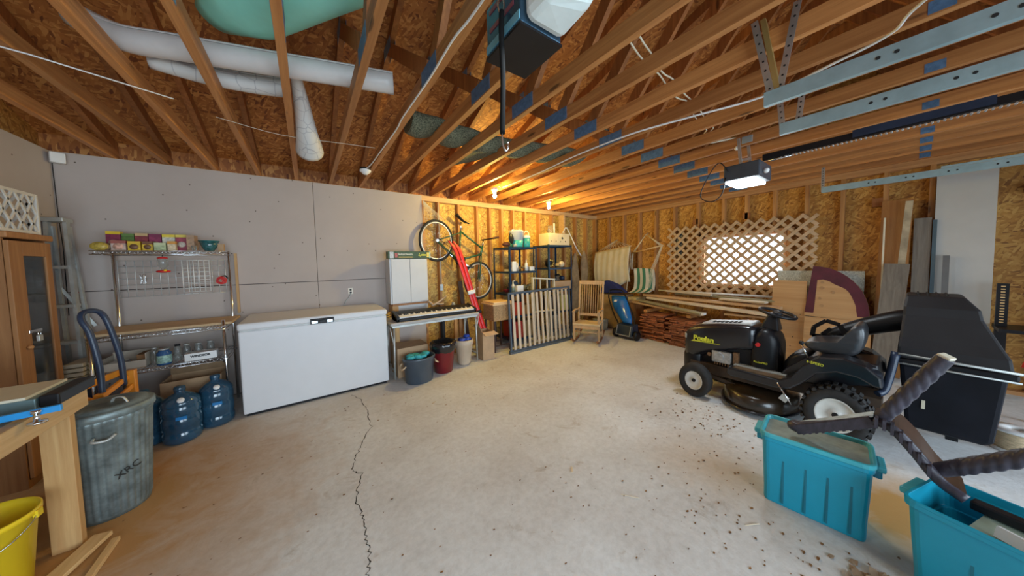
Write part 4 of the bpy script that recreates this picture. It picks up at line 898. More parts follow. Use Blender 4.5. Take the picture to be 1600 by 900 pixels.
for x, lab, c in ((3.58, 'dark carton on the low shelf of the corner shelving', (.06, .05, .05)), (3.85, 'yellowish carton on the low shelf of the corner shelving', (.55, .48, .15))):
    item('carton', MB().bb(x, x+.22, 3.83, 4.05, .462, .75), lab, 'box', mat('carton_c', c, .7), bevel=.003)
item('grey_pail', MB().lathe((3.80, 3.98, .122), [(.1, 0), (.12, .24), (.125, .25)], 24, cap=True), 'pale grey pail at the bottom of the corner shelving', 'pail', M['alu'], smooth=True)
# cable down from the corner trim
tag(MB().bb(4.27, 4.31, 4.14, 4.279, 1.72, PT-.08).done('vertical_board', M['plate_x'], None), 'vertical board fixed to the studs behind the bulb', 'board')
tag(MB().tube(ease([(4.15, 4.05, 1.95), (4.28, 4.08, 2.06), (4.42, 4.09, 1.90), (4.50, 4.02, 1.66), (4.60, 3.98, 1.49)], 6), .011, 7).done('white_hose', M['white'], None), 'white hose curving down from the heart box to the hanging bags', 'hose')
# gate
t = thing('slatted_frame', 'blue-grey steel frame with cream wooden slats leaning on the shelving', 'bed frame', (3.12, 3.6, 0))
M['framegrey'] = mat('frame_grey_blue', (.10, .13, .17), .4, .3)
def gp(x, z, dy=0): return (x, 3.50+.06*z+.02*(x-2.46)+dy, z)
MB().bar(gp(2.46, .02), gp(2.46, .90), .025, .03, (0, 1, 0)).done('frame_post', M['framegrey'], t)
MB().bar(gp(3.80, .02), gp(3.80, .93), .025, .03, (0, 1, 0)).done('frame_post', M['framegrey'], t)
MB().bar(gp(2.45, .91), gp(3.81, .93), .03, .03).done('top_rail', M['framegrey'], t)
MB().bar(gp(2.43, .03), gp(3.82, .03), .035, .04).done('bottom_rail', M['framegrey'], t)
MB().bb(2.42, 3.83, 3.46, 3.50, 0, .03).done('foot_rail', M['framegrey'], t)
for i in range(13):
    x = 2.53+i*.098; MB().bar(gp(x, .05, -.014), gp(x, .895, -.014), .042, .012, (0, 1, 0)).done('slat', M['pine_z'] if False else mat('cream_slat', (.62, .50, .36), .6, var=.12) if i == 0 else bpy.data.materials['cream_slat'], t)
# small cream frame behind the gate
t = thing('cream_window_frame', 'small cream divided frame standing behind the top rail of the gate', 'frame', (3.33, 3.72, .02))
def cf(x, z): return (x, 3.64+.05*z, z)
for a, b in (((3.06, .05), (3.06, 1.12)), ((3.54, .05), (3.54, 1.08)), ((3.04, 1.12), (3.56, 1.07)), ((3.06, .55), (3.54, .53)), ((3.06, .06), (3.54, .06))): MB().bar(cf(*a), cf(*b), .02, .045, (0, 1, 0)).done('frame_bar', M['cream'], t)
for x in (3.22, 3.38): MB().bar(cf(x, .06), cf(x, 1.10), .014, .022, (0, 1, 0)).done('muntin', M['cream'], t)
# wicker sewing box
t = thing('wicker_basket_stand', 'wicker lidded basket on dark legs between the table and the gate', 'basket', (2.33, 3.72, 0))
M['wicker'] = mat('wicker', (.42, .25, .11), .7, var=.45, scale=60, bump=.5)
MB().bb(2.26, 2.60, 3.66, 3.98, .49, .735).done('basket_body', M['wicker'], t, bevel=.01)
MB().bb(2.23, 2.63, 3.63, 4.0, .735, .76).done('rim', M['pine_x'], t, bevel=.006)
MB().bb(2.25, 2.59, 3.64, 3.98, .76, .785).done('lid', M['pine_x'], t, bevel=.006)
for x in (2.29, 2.57):
    for y in (3.69, 3.95): MB().bar((x, y, 0), (x, y, .50), .022, .022, (0, 1, 0)).done('leg', mat('dark_leg', (.05, .025, .02), .5), t)
for y in (3.69, 3.95): MB().bar((2.28, y, .10), (2.58, y, .10), .015, .015).done('stretcher', bpy.data.materials['dark_leg'], t)
# ---------------------------------------------------------------- northeast corner
M['burlap'] = mat('tan_canvas', (.36, .24, .12), .9, var=.3, scale=8, bump=.3)
def sack(x, y, z0, z1, w, lab, dx=0):
    m = MB(); R = []; n = 18
    for k in range(9):
        u = k/8; z = z0+(z1-z0)*u; r = w*(.75+.45*math.sin(PI*min(1, u*1.25)**.8))*(1 if u < .8 else 1-(u-.8)*3.6)
        R.append([m.b.verts.new((x+dx*u+r*math.cos(2*PI*i/n)*(1+.12*math.sin(5*i+k)), y+r*.45*math.sin(2*PI*i/n), z)) for i in range(n)])
    m.skin(R); o = m.done('canvas_bag', M['burlap'], None, sub=1); tag(o, lab, 'bag'); return o
sack(4.68, 4.215, .25, 1.58, .11, 'tan canvas bag hanging nearest the blue shelving in the corner')
sack(4.98, 4.225, .90, 1.62, .10, 'fuller tan canvas bag hanging right of the first one in the corner')
sack(5.28, 4.02, .0, .66, .12, 'low tan canvas bag slumped behind the rocking chair')
# rocking chair, facing west
t = thing('rocking_chair', 'light wooden slat-back rocking chair facing the room in front of the corner', 'rocking chair', (4.05, 3.25, 0))
M['chairwood'] = wood('chair_wood', (.66, .45, .25), (.48, .28, .13), 'z', knots=False)
ya, yb = 3.05, 3.46
for y in (ya, yb):
    MB().tube(ease([(3.66, y, .085), (3.80, y, .032), (4.0, y, .016), (4.2, y, .030), (4.42, y, .10)], 5), .017, 8).done('rocker', mat('rocker_brown', (.22, .09, .04), .5) if y == ya else bpy.data.materials['rocker_brown'], t)
    MB().bar((3.84, y, .035), (3.82, y, .52), .035, .035, (0, 1, 0)).done('leg', M['chairwood'], t, bevel=.005)
    MB().bar((4.20, y, .035), (4.22, y, .36), .032, .032, (0, 1, 0)).done('leg', M['chairwood'], t, bevel=.005)
    MB().bar((4.20, y, .33), (4.36, y, 1.0), .032, .03, (0, 1, 0)).done('back_post', M['chairwood'], t, bevel=.005)
    MB().tube(ease([(3.78, y, .53), (3.95, y, .545), (4.15, y, .52), (4.27, y, .535)], 4), .022, 8, flat=.6).done('armrest', M['chairwood'], t)
MB().hexa([(3.80, ya-.02, .30), (4.22, ya, .28), (4.22, yb, .28), (3.80, yb+.02, .30), (3.80, ya-.02, .335), (4.22, ya, .315), (4.22, yb, .315), (3.80, yb+.02, .335)]).done('seat', mat('seat_cushion', (.62, .46, .26), .8), t, bevel=.01)
MB().bar((3.82, ya, .275), (3.82, yb, .275), .02, .06).done('apron', M['chairwood'], t)
MB().bar((4.355, ya-.02, .985), (4.355, yb+.02, .985), .025, .07).done('crest_rail', M['chairwood'], t, bevel=.006)
MB().bar((4.225, ya, .42), (4.225, yb, .42), .022, .045).done('lower_rail', M['chairwood'], t)
for i in range(9):
    y = ya+.045+i*(yb-ya-.09)/8; MB().cyl((4.225, y, .43), (4.352, y, .96), .0075, seg=8).done('spindle', M['chairwood'], t)
for y, z in ((ya, .16), (yb, .16)): MB().cyl((3.84, y, z), (4.2, y, z), .010, seg=8).done('stretcher', M['chairwood'], t)
MB().cyl((3.84, ya, .18), (3.84, yb, .18), .010, seg=8).done('stretcher', M['chairwood'], t)
t.rotation_euler = (0, 0, .50); t.location = (3.96, 3.26, 0)
tag(MB().lathe((4.75, 3.62, 0), [(.13, 0), (.15, .2), (.155, .21)], 24, cap=True).done('grey_bucket', M['alu'], None, smooth=True), 'pale grey bucket on the floor behind the rocking chair', 'bucket')
# blue electric snow thrower
t = thing('lawn_dethatcher', 'upright blue and black push machine with a loop handle by the wood stacks', 'yard machine', (4.55, 2.9, 0))
m = MB(); m.hexa([(4.44, 2.76, .07), (4.64, 2.74, .07), (4.64, 3.08, .07), (4.44, 3.08, .07), (4.50, 2.77, .24), (4.66, 2.76, .26), (4.66, 3.07, .26), (4.50, 3.07, .24)])
m.done('base_housing', mat('dark_slate', (.02, .035, .06), .35), t, bevel=.01)
m = MB(); 
for a, b in (((4.435, 2.79, .075), (4.435, 3.05, .075)), ((4.435, 2.79, .075), (4.485, 2.79, .235)), ((4.435, 3.05, .075), (4.485, 3.05, .235))): m.bar(a, b, .008, .014)
m.done('front_trim', M['alu'], t)
for y in (2.71, 3.11):
    w = MB().lathe((4.53, y, .083), [(.03, -.024), (.078, -.026), (.083, 0), (.078, .026), (.03, .024)], 26, (0, 1, 0), cap=True).done('wheel', M['black'], t, smooth=True)
m = MB(); R = []
for k, (x, yc, z, w, h) in enumerate(((4.58, 2.92, .26, .08, .05), (4.64, 2.99, .34, .13, .085), (4.70, 3.10, .46, .17, .09), (4.78, 3.20, .60, .18, .07), (4.83, 3.25, .69, .17, .05))):
    R.append([m.b.verts.new((x+h*.6*math.sin(2*PI*i/16), yc+w*math.cos(2*PI*i/16), z-h*.6*math.sin(2*PI*i/16)*.8)) for i in range(16)])
m.skin(R); m.done('blue_hood', mat('machine_blue', (.01, .16, .55), .25, coat=.6, var=.1), t)
MB().box((4.715, 3.25, .62), (.004, .06, .045), (0, .6, 0)).done('white_label', M['white'], t)
MB().tube(ease([(4.60, 2.78, .22), (4.68, 2.88, .42), (4.82, 3.10, .70), (4.86, 3.20, .80), (4.87, 3.25, .815), (4.87, 3.42, .81), (4.86, 3.48, .78), (4.80, 3.46, .66), (4.66, 3.26, .40), (4.58, 3.10, .24)], 4), .012, 8).done('loop_handle', M['black'], t)
# hammock chairs on the east wall
t = thing('cream_hammock_chair', 'cream fabric hammock chair hanging on the east wall near the corner', 'hammock chair', (5.27, 3.68, .72))
MB().cyl((5.40, 3.71, 1.80), (5.47, 3.71, 1.83), .01).done('wall_hook', M['alu'], t)
MB().cyl((5.27, 4.14, 1.56), (5.27, 3.27, 1.665), .014).done('spreader_bar', M['pine'], t)
m = MB()
for i in range(11):
    y = 4.10-.80*i/10; m.tube([(5.40, 3.71, 1.81), (5.27, y, 1.57+.10*(4.14-y)/.87)], .0035, 4)
m.done('suspension_cords', M['cream'], t)
def cloth_fn(y0, y1, zt, zb, xb, fold=.005, nf=6, sagb=.06):
    def f(u, v):
        y = y0+(y1-y0)*u; z = zt(u)+(zb(u)-zt(u))*v
        return Vector((xb-.06*math.sin(PI*v)+fold*math.sin(nf*2*PI*u)*(1-.3*v), y+.03*(v)*math.sin(3*u), z))
    return f
m = MB().grid(cloth_fn(4.13, 3.28, lambda u: 1.56+.10*u, lambda u: .85+.10*u-.15*math.sin(PI*min(1, u*1.1)), 5.25), 50, 14)
m.done('fabric_seat', mat('cream_cotton', (.62, .55, .40), .9, var=.08), t, thick=.006)
m = MB()
for y in (4.13, 4.10, 3.30): m.tube(ease([(5.27, y, 1.57+.1*(4.14-y)/.87), (5.24, y-.02, 1.3), (5.23, y-.06 if y > 4 else y+.02, 1.0), (5.24, y-.16 if y > 4 else y+.06, .75)], 4), .007, 5)
m.done('side_cords', M['cream'], t)
t = thing('striped_hammock_chair', 'green and white striped hammock chair hanging right of the cream one', 'hammock chair', (5.33, 3.05, .72))
MB().cyl((5.40, 3.04, 1.87), (5.47, 3.04, 1.90), .01).done('wall_hook', M['alu'], t)
MB().cyl((5.33, 3.30, 1.52), (5.30, 2.66, 1.64), .013).done('spreader_bar', M['pine'], t)
m = MB()
for dy in (0, .02, .04): m.tube([(5.40, 3.04, 1.88), (5.33, 3.28-dy, 1.53+dy*.2)], .0045, 4); m.tube([(5.40, 3.04, 1.88), (5.30, 2.67+dy, 1.64-dy*.2)], .0045, 4)
m.done('suspension_cords', M['cream'], t)
m = MB()
for dy in (0, .018, .036, .054): m.tube(ease([(5.30, 2.67+dy*.4, 1.63), (5.29, 2.76+dy, 1.35), (5.27, 2.83+dy, 1.15), (5.26, 2.88+dy, .85)], 4), .004, 4); m.tube(ease([(5.33, 3.29-dy*.5, 1.52), (5.31, 3.30-dy*.5, 1.3), (5.30, 3.29-dy*.5, 1.20)], 4), .004, 4)
m.done('side_cords', M['cream'], t)
m = MB(); nu = 49
def sf(u, v):
    y = 3.27-.42*u; z = 1.21-.02*u-.42*min(1, v*1.25)+.02*math.sin(3*u); x = 5.35-.05*v
    if v > .8: x -= (v-.8)*.75; z = .80-.02*u-.06*math.sin((v-.8)*5*PI/2)+.05*u
    return Vector((x+.01*math.sin(u*9), y-.03*math.sin(PI*v), z))
m.grid(sf, nu, 18)
m.b.faces.ensure_lookup_table()
for k, f in enumerate(m.b.faces):
    u = (k//17)/(nu-1); f.material_index = 1 if int(u*7.0) % 2 == 1 else 0
m.done('striped_seat', [mat('white_canvas', (.62, .62, .56), .9), mat('green_stripe', (.06, .22, .15), .9)], t, thick=.006)
t = tag(MB().hexa([(4.98, 3.85, .70), (5.02, 3.27, .74), (5.19, 3.27, .74), (5.19, 3.85, .70), (5.02, 3.72, .98), (5.04, 3.55, .96), (5.19, 3.45, .88), (5.19, 3.72, .98)]).done('navy_cloth', mat('navy_cloth', (.01, .02, .13), .8, var=.3), None, bevel=.03), 'navy blue folded cloth under the cream hammock chair', 'cloth')
tag(MB().bb(4.98, 5.45, 3.32, 3.85, 0, .69).done('brown_bag_stack', M['burlap'], None, bevel=.03), 'tall brown paper sack standing under the navy cloth', 'sack')
tag(MB().bb(5.10, 5.42, 3.06, 3.24, .55, .66).done('cream_block', mat('cream_block', (.62, .50, .24), .7), None, bevel=.003), 'cream square block on top of a shelf behind the blue machine', 'block')
tag(MB().bb(5.12, 5.40, 3.08, 3.22, 0, .548).done('wooden_stand', M['stud'], None, bevel=.003), 'narrow wooden stand carrying the cream block', 'stand')
# cedar shakes: every shake its own object
def shake(w, l):
    m = MB(); m.hexa([(0, 0, 0), (l, 0, 0), (l, w, 0), (0, w, 0), (0, 0, .019), (l, 0, .005), (l, w, .005), (0, w, .017)]); return m
M['cedar'] = wood('cedar_shake', (.52, .20, .09), (.26, .08, .035), 'x', knots=False, var=.5)
rr = random.Random(21); protos = []
for w in (.11, .15, .19): 
    o = shake(w, .42).done('cedar_shake', M['cedar'], None, local=True); protos.append([w, o, False])
def put_shake(x, y, z, w_i, flip, grp):
    w, o, used = protos[w_i]
    if used: o = o.copy(); C.objects.link(o)
    else: protos[w_i][2] = True
    o.location = (x, y, z); o.rotation_euler = (0, 0, rr.uniform(-.05, .05)); o['label'] = grp[1]; o['category'] = 'shake'; o['group'] = grp[0]
for (y0, y1, xf, n, grp) in ((2.36, 2.79, 4.76, 21, ('shakes in the left stack', 'rough red cedar shake in the left stack under the lumber')), (1.86, 2.33, 4.70, 20, ('shakes in the right stack', 'rough red cedar shake in the right stack behind the mower nose'))):
    z = .002
    for k in range(n):
        y = y0+rr.uniform(-.01, .02)
        while y < y1-.09:
            i = rr.choice([0, 1, 2]); 
            if y+protos[i][0] > y1+.03: i = 0
            put_shake(xf+rr.uniform(-.03, .03), y, z, i, k % 2, grp); y += protos[i][0]+.006
        z += .0215
# lumber lying over the shakes
M['fir'] = wood('fir_board', (.74, .50, .28), (.52, .30, .14), 'y', knots=False)
M['treated'] = wood('treated_board', (.46, .42, .24), (.32, .27, .14), 'y', knots=False)
M['palewood'] = wood('pale_board', (.80, .70, .54), (.64, .52, .36), 'y', knots=False)
def board(a, b, w, h, mt, lab, nm='lumber_board'):
    return tag(MB().bar(a, b, w, h).done(nm, M[mt], None, bevel=.002), lab, 'board', None)
for y in (2.70, 2.0, 1.35):
    tag(MB().bb(4.78, 5.40, y-.03, y+.03, .462 if y > 1.5 else .0, .51 if y > 1.5 else .508).done('wooden_support', M['stud'], None), {2.7: 'short timber lying across the left stack of shakes', 2.0: 'short timber lying across the right stack of shakes', 1.35: 'timber trestle block holding up the right end of the lumber'}[y], 'timber')
board((5.02, 3.15, .60), (4.80, 1.82, .535), .10, .035, 'fir', 'orange fir board, lowest and frontmost of the stacked lumber')
board((4.98, 2.95, .64), (4.74, 1.80, .565), .12, .022, 'treated', 'greenish board with a pale cut end lying on the lowest fir board')
tag(MB().bb(4.70, 4.80, 1.765, 1.80, .545, .575).done('board_end', M['white'], None), 'white painted block at the near end of the greenish board', 'block')
board((5.15, 2.85, .68), (4.95, 1.05, .62), .14, .035, 'palewood', 'long pale board in the middle of the lumber pile')
board((5.20, 2.95, .72), (5.10, 1.00, .70), .12, .035, 'fir', 'long reddish fir board behind the long pale one')
board((5.30, 2.60, .812), (5.22, 1.85, .80), .05, .03, 'palewood', 'short white stick on top of the pile at the left')
board((5.20, 1.72, .752), (5.10, 1.15, .76), .10, .025, 'palewood', 'short bright board on top of the pile near the steering wheel')
board((5.34, 2.45, .78), (5.30, 1.10, .76), .09, .03, 'treated', 'pale green board at the back of the lumber pile')
board((5.02, 1.60, .555), (5.0, 1.02, .575), .09, .03, 'fir', 'short fir board at the lower right end of the lumber pile')
tag(MB().cyl((5.41, 2.80, .80), (5.38, 1.12, .815), .014).done('white_pipe', M['white'], None), 'long white pipe lying along the wall above the lumber', 'pipe')
# lattice over the window
M['lattice'] = wood('lattice_strip', (.60, .43, .27), (.44, .29, .16), 'y', knots=False)
def lattice(y0, y1, z0, z1, x, pitch=.147, w=.040):
    outs = []
    for s in (1, -1):
        m = MB(); k = -6.0
        while k < 8:
            # points where z = s*y + k ... inside the rectangle
            pts = []
            for y in (y0, y1):
                z = s*y+k
                if z0 <= z <= z1: pts.append((y, z))
            for z in (z0, z1):
                y = (z-k)/s
                if y0 < y < y1: pts.append((y, z))
            if len(pts) >= 2:
                a, b = pts[0], pts[1]
                if math.hypot(a[0]-b[0], a[1]-b[1]) > .05: m.bar((x+.006*s, a[0], a[1]), (x+.006*s, b[0], b[1]), .009, w, (0, -s, 1)) if False else m.bar((x+.006*s, a[0], a[1]), (x+.006*s, b[0], b[1]), w, .009, (1, 0, 0))
            k += pitch
        outs.append(m)
    return outs
t = thing('garden_lattice', 'brown diagonal wooden lattice fixed over the window and the studs around it', 'lattice', (5.46, 1.7, .74))
for m in lattice(.74, 2.66, .74, 1.95, 5.475): m.done('slat_layer', M['lattice'], t)
tag(MB().bb(5.50, 5.53, 2.42, 2.52, 1.45, 1.84).done('dark_blue_strip', M['navy'], None), 'dark blue strip visible through the left end of the lattice', 'strip')
# sheets leaning on the east wall right of the lattice
M['ply'] = wood('plywood_sheet', (.60, .36, .16), (.46, .24, .09), 'y', knots=False, var=.1, g=.5)
t = thing('plywood_board', 'reddish plywood board with nail holes leaning below the lattice corner', 'plywood', (5.22, .95, 0))
MB().bar((5.18, .96, .004), (5.30, .96, 1.06), .335, .02, (1, 0, 0)).done('sheet', M['ply'], t)
m = MB()
for y, z in ((.92, .80), (.92, .68), (.91, .58), (.90, .32), (.92, .20), (1.03, .86), (.84, .62), (.83, .25)): m.cyl((5.18+.12*z-.0145, y, z), (5.18+.12*z-.006, y, z), .007, seg=8)
m.done('nail_hole', M['ink'], t)
tag(MB().bar((5.40, .72, .003), (5.44, .72, 1.19), .78, .008, (1, 0, 0)).done('pegboard', mat('pegboard', (.50, .52, .46), .6, var=.5, scale=90), None), 'grey perforated pegboard behind the plywood and the curved panel', 'pegboard')
def arc_pts(x_at, top):
    P_ = [(1.0-.27, .0), (.25, .0), (.25, .60)]
    return P_
t = thing('curved_panel', 'quarter-round plywood panel with a maroon painted edge on the east wall', 'panel', (5.2, .53, 0))
def ap(y, z, off=0): return (5.14+.13*z-off, y, z)
poly = [(.80, .62), (.745, 1.255)] + [(.745-.475*math.sin(a), .66+.595*math.cos(a)) for a in [PI/2*i/12 for i in range(1, 13)]] + [(.265, .60)]
MB().prism([ap(y, z) for y, z in poly], (0, 0, 0), (.02, 0, 0)).done('upper_sheet', M['ply'], t)
band = [(.80, .66), (.745, 1.255)] + [(.745-.475*math.sin(a), .66+.595*math.cos(a)) for a in [PI/2*i/12 for i in range(1, 13)]] + [(.36, .66)] + [(.70-.33*math.sin(a), .72+.36*math.cos(a)+.012*math.sin(9*a)) for a in [PI/2*i/10 for i in range(10, -1, -1)]] + [(.715, .70), (.72, .66)]
MB().prism([ap(y, z, .0015) for y, z in band], (0, 0, 0), (.0012, 0, 0)).done('maroon_paint', mat('maroon_paint', (.085, .008, .02), .6, var=.3), t)
M['stain'] = mat('stain', (.38, .22, .10), .7)
for y, z, r in ((.655, .98, .02), (.655, 1.05, .016), (.67, .85, .016), (.65, .76, .018), (.56, .93, .018)): MB().cyl(ap(y, z, .001), ap(y, z, .003), r, seg=12).done('brown_stain', M['stain'], t)
t = tag(MB().bar((5.12, .52, .004), (5.185, .52, .615), .54, .02, (1, 0, 0)).done('lower_plywood', M['ply'], None), 'plain plywood piece standing under the quarter-round panel', 'plywood')
# boards by the white panel
def lean(y, w, z1, x0, x1, mt, lab, th=.02, dy=0.0, nm='leaning_board', z0=.004):
    return tag(MB().bar((x0, y, z0), (x1, y+dy, z1), w, th, (1, 0, 0)).done(nm, mt, None), lab, 'board')
M['weather'] = wood('weathered_board', (.26, .22, .17), (.13, .10, .075), 'z', knots=True)
M['brownboard'] = wood('brown_hardboard', (.50, .23, .06), (.34, .13, .03), 'z', knots=False)
lean(.15, .21, 1.99, 5.30, 5.44, M['brownboard'], 'tall brown board leaning beside the studs, left of the grey planks', dy=-.03)
lean(.13, .05, 1.96, 5.22, 5.36, mat('pale_bark', (.42, .34, .22), .8, var=.4), 'long narrow pale barked plank crossing in front of the brown board', dy=-.09)
lean(.17, .17, 1.28, 5.10, 5.26, M['weather'], 'wide weathered grey plank leaning in front of the barked plank', dy=-.07)
lean(-.05, .11, 1.77, 5.36, 5.44, M['weather'], 'dark weathered board just right of the barked plank')
lean(-.125, .026, 1.74, 5.34, 5.43, mat('blue_grey_metal', (.10, .15, .18), .4, .5), 'blue-grey metal strip between the dark board and the white panel')
lean(.20, .014, 1.8, 5.26, 5.38, M['cream'], 'frayed cream cord hanging at the left edge of the brown board', th=.012)
lean(-.29, .335, 2.22, 5.40, 5.47, mat('white_panel', (.52, .50, .46), .4, var=.03), 'tall white hardboard sheet leaning against the east wall', th=.025, nm='hardboard_sheet')
lean(-.20, .04, 1.36, 5.26, 5.38, mat('spirit_level_grey', (.16, .16, .16), .4, .3), 'dark grey straight edge standing in front of the white panel', nm='straight_edge')
t = thing('slotted_shelf', 'black slotted steel shelf frame beside the white panel', 'shelf frame', (5.3, -.75, 0))
for y in (-.50, -1.3):
    u = MB().bb(5.28, 5.32, y-.03, y+.03, 0, 1.09).done('upright', M['black'], t)
    m = MB()
    for k in range(14): m.bb(5.276, 5.2805, y-.011, y+.011, .72+k*.026, .73+k*.026)
    m.done('slots', M['pine'], u)
MB().bb(5.05, 5.45, -1.35, -.47, .66, .69).done('shelf', M['black'], t)
# collector bin and riding mower
t = thing('riding_mower', 'black riding lawn mower with a steering wheel and collector tube', 'riding mower', (3.43, .75, 0))
M['mblack'] = mat('mower_black', (.007, .007, .010), .3, coat=.45, var=.2)
M['tire'] = mat('tire_black', (.025, .023, .022), .85, var=.3, scale=20)
M['rimwhite'] = mat('rim_white', (.72, .70, .64), .4)
CX = 3.43
def sect(m, y, hw, z0, z1, n=24, e=.38, cx=CX):
    zc, hh = (z0+z1)/2, (z1-z0)/2; V = []
    for i in range(n):
        a = 2*PI*i/n; c, s = math.cos(a), math.sin(a)
        V.append(m.b.verts.new((cx+hw*math.copysign(abs(c)**e, c), y, zc+hh*math.copysign(abs(s)**e, s))))
    return V
def loft(name, secs, mt, par, e=.38, sub=1):
    m = MB(); m.skin([sect(m, *s, e=e) for s in secs]); return m.done(name, mt, par, sub=sub)
loft('hood', [(1.425, .10, .40, .56), (1.405, .15, .33, .62), (1.35, .175, .30, .675), (1.2, .185, .40, .725), (1.0, .187, .50, .752), (.84, .182, .52, .765), (.80, .175, .53, .745)], M['mblack'], t)
MB().hexa([(CX-.12, 1.26, .700), (CX+.12, 1.26, .700), (CX+.13, .84, .752), (CX-.13, .84, .752), (CX-.11, 1.25, .722), (CX+.11, 1.25, .722), (CX+.12, .85, .772), (CX-.12, .85, .772)]).done('hood_top_panel', mat('mower_grey', (.38, .40, .41), .35, .2), t, bevel=.008)
m = MB()
for k in range(7): m.box((CX-.06, 1.16-.035*k, .737+.0043*k), (.07, .016, .006))
m.done('louver', M['ink'], t)
m = MB(); m.skin([sect(m, *s) for s in ((1.42, .13, .20, .40), (1.36, .17, .18, .42), (1.25, .17, .20, .42))]); m.done('front_grille', M['black'], t)
for s in (-1, 1): MB().box((CX+s*.125, 1.40, .56), (.06, .03, .05), (0, 0, -s*.5)).done('headlight', mat('lens', (.45, .42, .36), .2), t, bevel=.008)
m = MB(); m.bb(CX-.17, CX+.17, .62, 1.34, .22, .32); m.bb(CX-.12, CX+.12, .1, .7, .24, .34); m.cyl((3.14, 1.24, .17), (3.74, 1.24, .17), .016); m.cyl((3.2, .29, .2), (3.72, .29, .2), .02); m.bar((CX-.16, 1.3, .22), (CX-.16, .9, .16), .02, .03)
m.done('chassis', mat('chassis_brown', (.06, .035, .02), .6, var=.5), t)
MB().bb(CX-.13, CX+.13, .66, 1.34, .32, .60).done('engine_shroud', M['black'], t)
e_ = MB(); e_.bb(3.24, 3.29, .98, 1.14, .36, .47); e_.cyl((3.23, 1.08, .42), (3.29, 1.08, .42), .045); e_.done('engine_block', mat('engine_alloy', (.45, .46, .46), .35, .7, var=.3, scale=30), t, bevel=.006)
m = MB()
for k in range(6): m.bb(3.245, 3.31, 1.0+.022*k, 1.008+.022*k, .335, .40)
m.cyl((3.25, 1.165, .42), (3.28, 1.165, .42), .018); m.bb(3.26, 3.3, .93, .97, .33, .48)
m.done('cooling_fins', mat('rusty_engine', (.22, .12, .06), .5, .3, var=.5, scale=30), t)
loft('center_hump', [(.64, .10, .34, .46), (.58, .14, .36, .56), (.50, .15, .38, .60), (.44, .14, .4, .58)], M['black'], t)
loft('dash_console', [(.86, .165, .33, .60), (.80, .172, .30, .745), (.70, .165, .32, .755), (.64, .13, .34, .62)], M['black'], t)
MB().hexa([(CX-.07, .80, .74), (CX+.07, .80, .74), (CX+.07, .67, .72), (CX-.07, .67, .72), (CX-.035, .755, .86), (CX+.035, .755, .86), (CX+.035, .69, .85), (CX-.035, .69, .85)]).done('steering_column', M['black'], t, bevel=.01)
m = MB(); sr = []; c = Vector((CX+.02, .70, .872)); ax = Vector((0, -.26, 1)).normalized(); u = Vector((1, 0, 0)); w = ax.cross(u)
for i in range(37):
    a = 2*PI*i/36; sr.append(c+u*.14*math.cos(a)+w*.125*math.sin(a))
sw = m.tube(sr, .0135, 8).done('steering_wheel', M['black'], t)
m = MB()
for a in (.3, PI-.3, -PI/2): m.bar(c, c+u*.135*math.cos(a)+w*.12*math.sin(a), .03, .012)
m.cyl(c-ax*.02, c+ax*.012, .035); m.done('spokes', M['black'], sw)
MB().cyl((CX-.172, .785, .60), (CX-.19, .785, .60), .017).done('red_knob', M['red'], t)
# foot platform and fenders
prof = [(.98, .325), (.97, .375), (.62, .365), (.54, .42), (.475, .53), (.39, .615), (.27, .64), (.165, .61), (.10, .545), (.09, .47), (.13, .475), (.20, .515), (.30, .525), (.40, .485), (.48, .38), (.55, .315), (.64, .295), (.95, .30)]
for s in (-1, 1):
    x0, x1 = (3.115, 3.27) if s < 0 else (3.59, 3.745)
    MB().prism([(x0, y, z) for y, z in prof], (0, 0, 0), (x1-x0, 0, 0)).done('fender', M['mblack'], t, bevel=.012)
    MB().bb(x0+.02, x1-.01, .60, .93, .369, .378).done('foot_mat', mat('worn_mat', (.10, .06, .03), .7, var=.5, scale=20) if s < 0 else bpy.data.materials['worn_mat'], t)
    MB().bb(x0+.1, x1+.02 if s < 0 else x1-.1, .56, .95, .373, .385).done('foot_trim', M['alu'], t) if s < 0 else None
MB().prism([(3.26, y, z) for y, z in [(.66, .34), (.60, .44), (.48, .56), (.40, .60), (.12, .60), (.10, .45), (.4, .36)]], (0, 0, 0), (.34, 0, 0)).done('seat_deck', M['mblack'], t, bevel=.012)
# seat
sp = [(.515, .645), (.50, .685), (.45, .705), (.36, .700), (.305, .712), (.275, .775), (.245, .85), (.215, .872), (.185, .855), (.175, .78), (.19, .67), (.23, .62), (.30, .60), (.45, .612)]
m = MB(); R = []
for x, k in ((3.27, .80), (3.285, .95), (3.33, 1), (3.53, 1), (3.575, .95), (3.59, .80)):
    R.append([m.b.verts.new((x, .33+(y-.33)*k, .70+(z-.70)*k)) for y, z in sp])
m.skin(R); m.done('seat', mat('seat_vinyl', (.03, .032, .036), .38, coat=.3), t, sub=1)
MB().bb(3.38, 3.48, .28, .42, .585, .625).done('seat_bracket', M['alu'], t)
MB().cyl((3.22, .46, .56), (3.20, .50, .68), .006).done('gear_lever', M['chrome'], t); MB().ball((3.20, .50, .69), .017, 10).done('lever_knob', M['black'], t)
MB().tube([(3.10, .62, .35), (3.095, .56, .25), (3.10, .53, .20)], .006, 6).done('lift_rod', M['chrome'], t)
MB().box((3.10, .575, .235), (.012, .05, .05), (.5, 0, 0)).done('linkage', M['alu'], t)
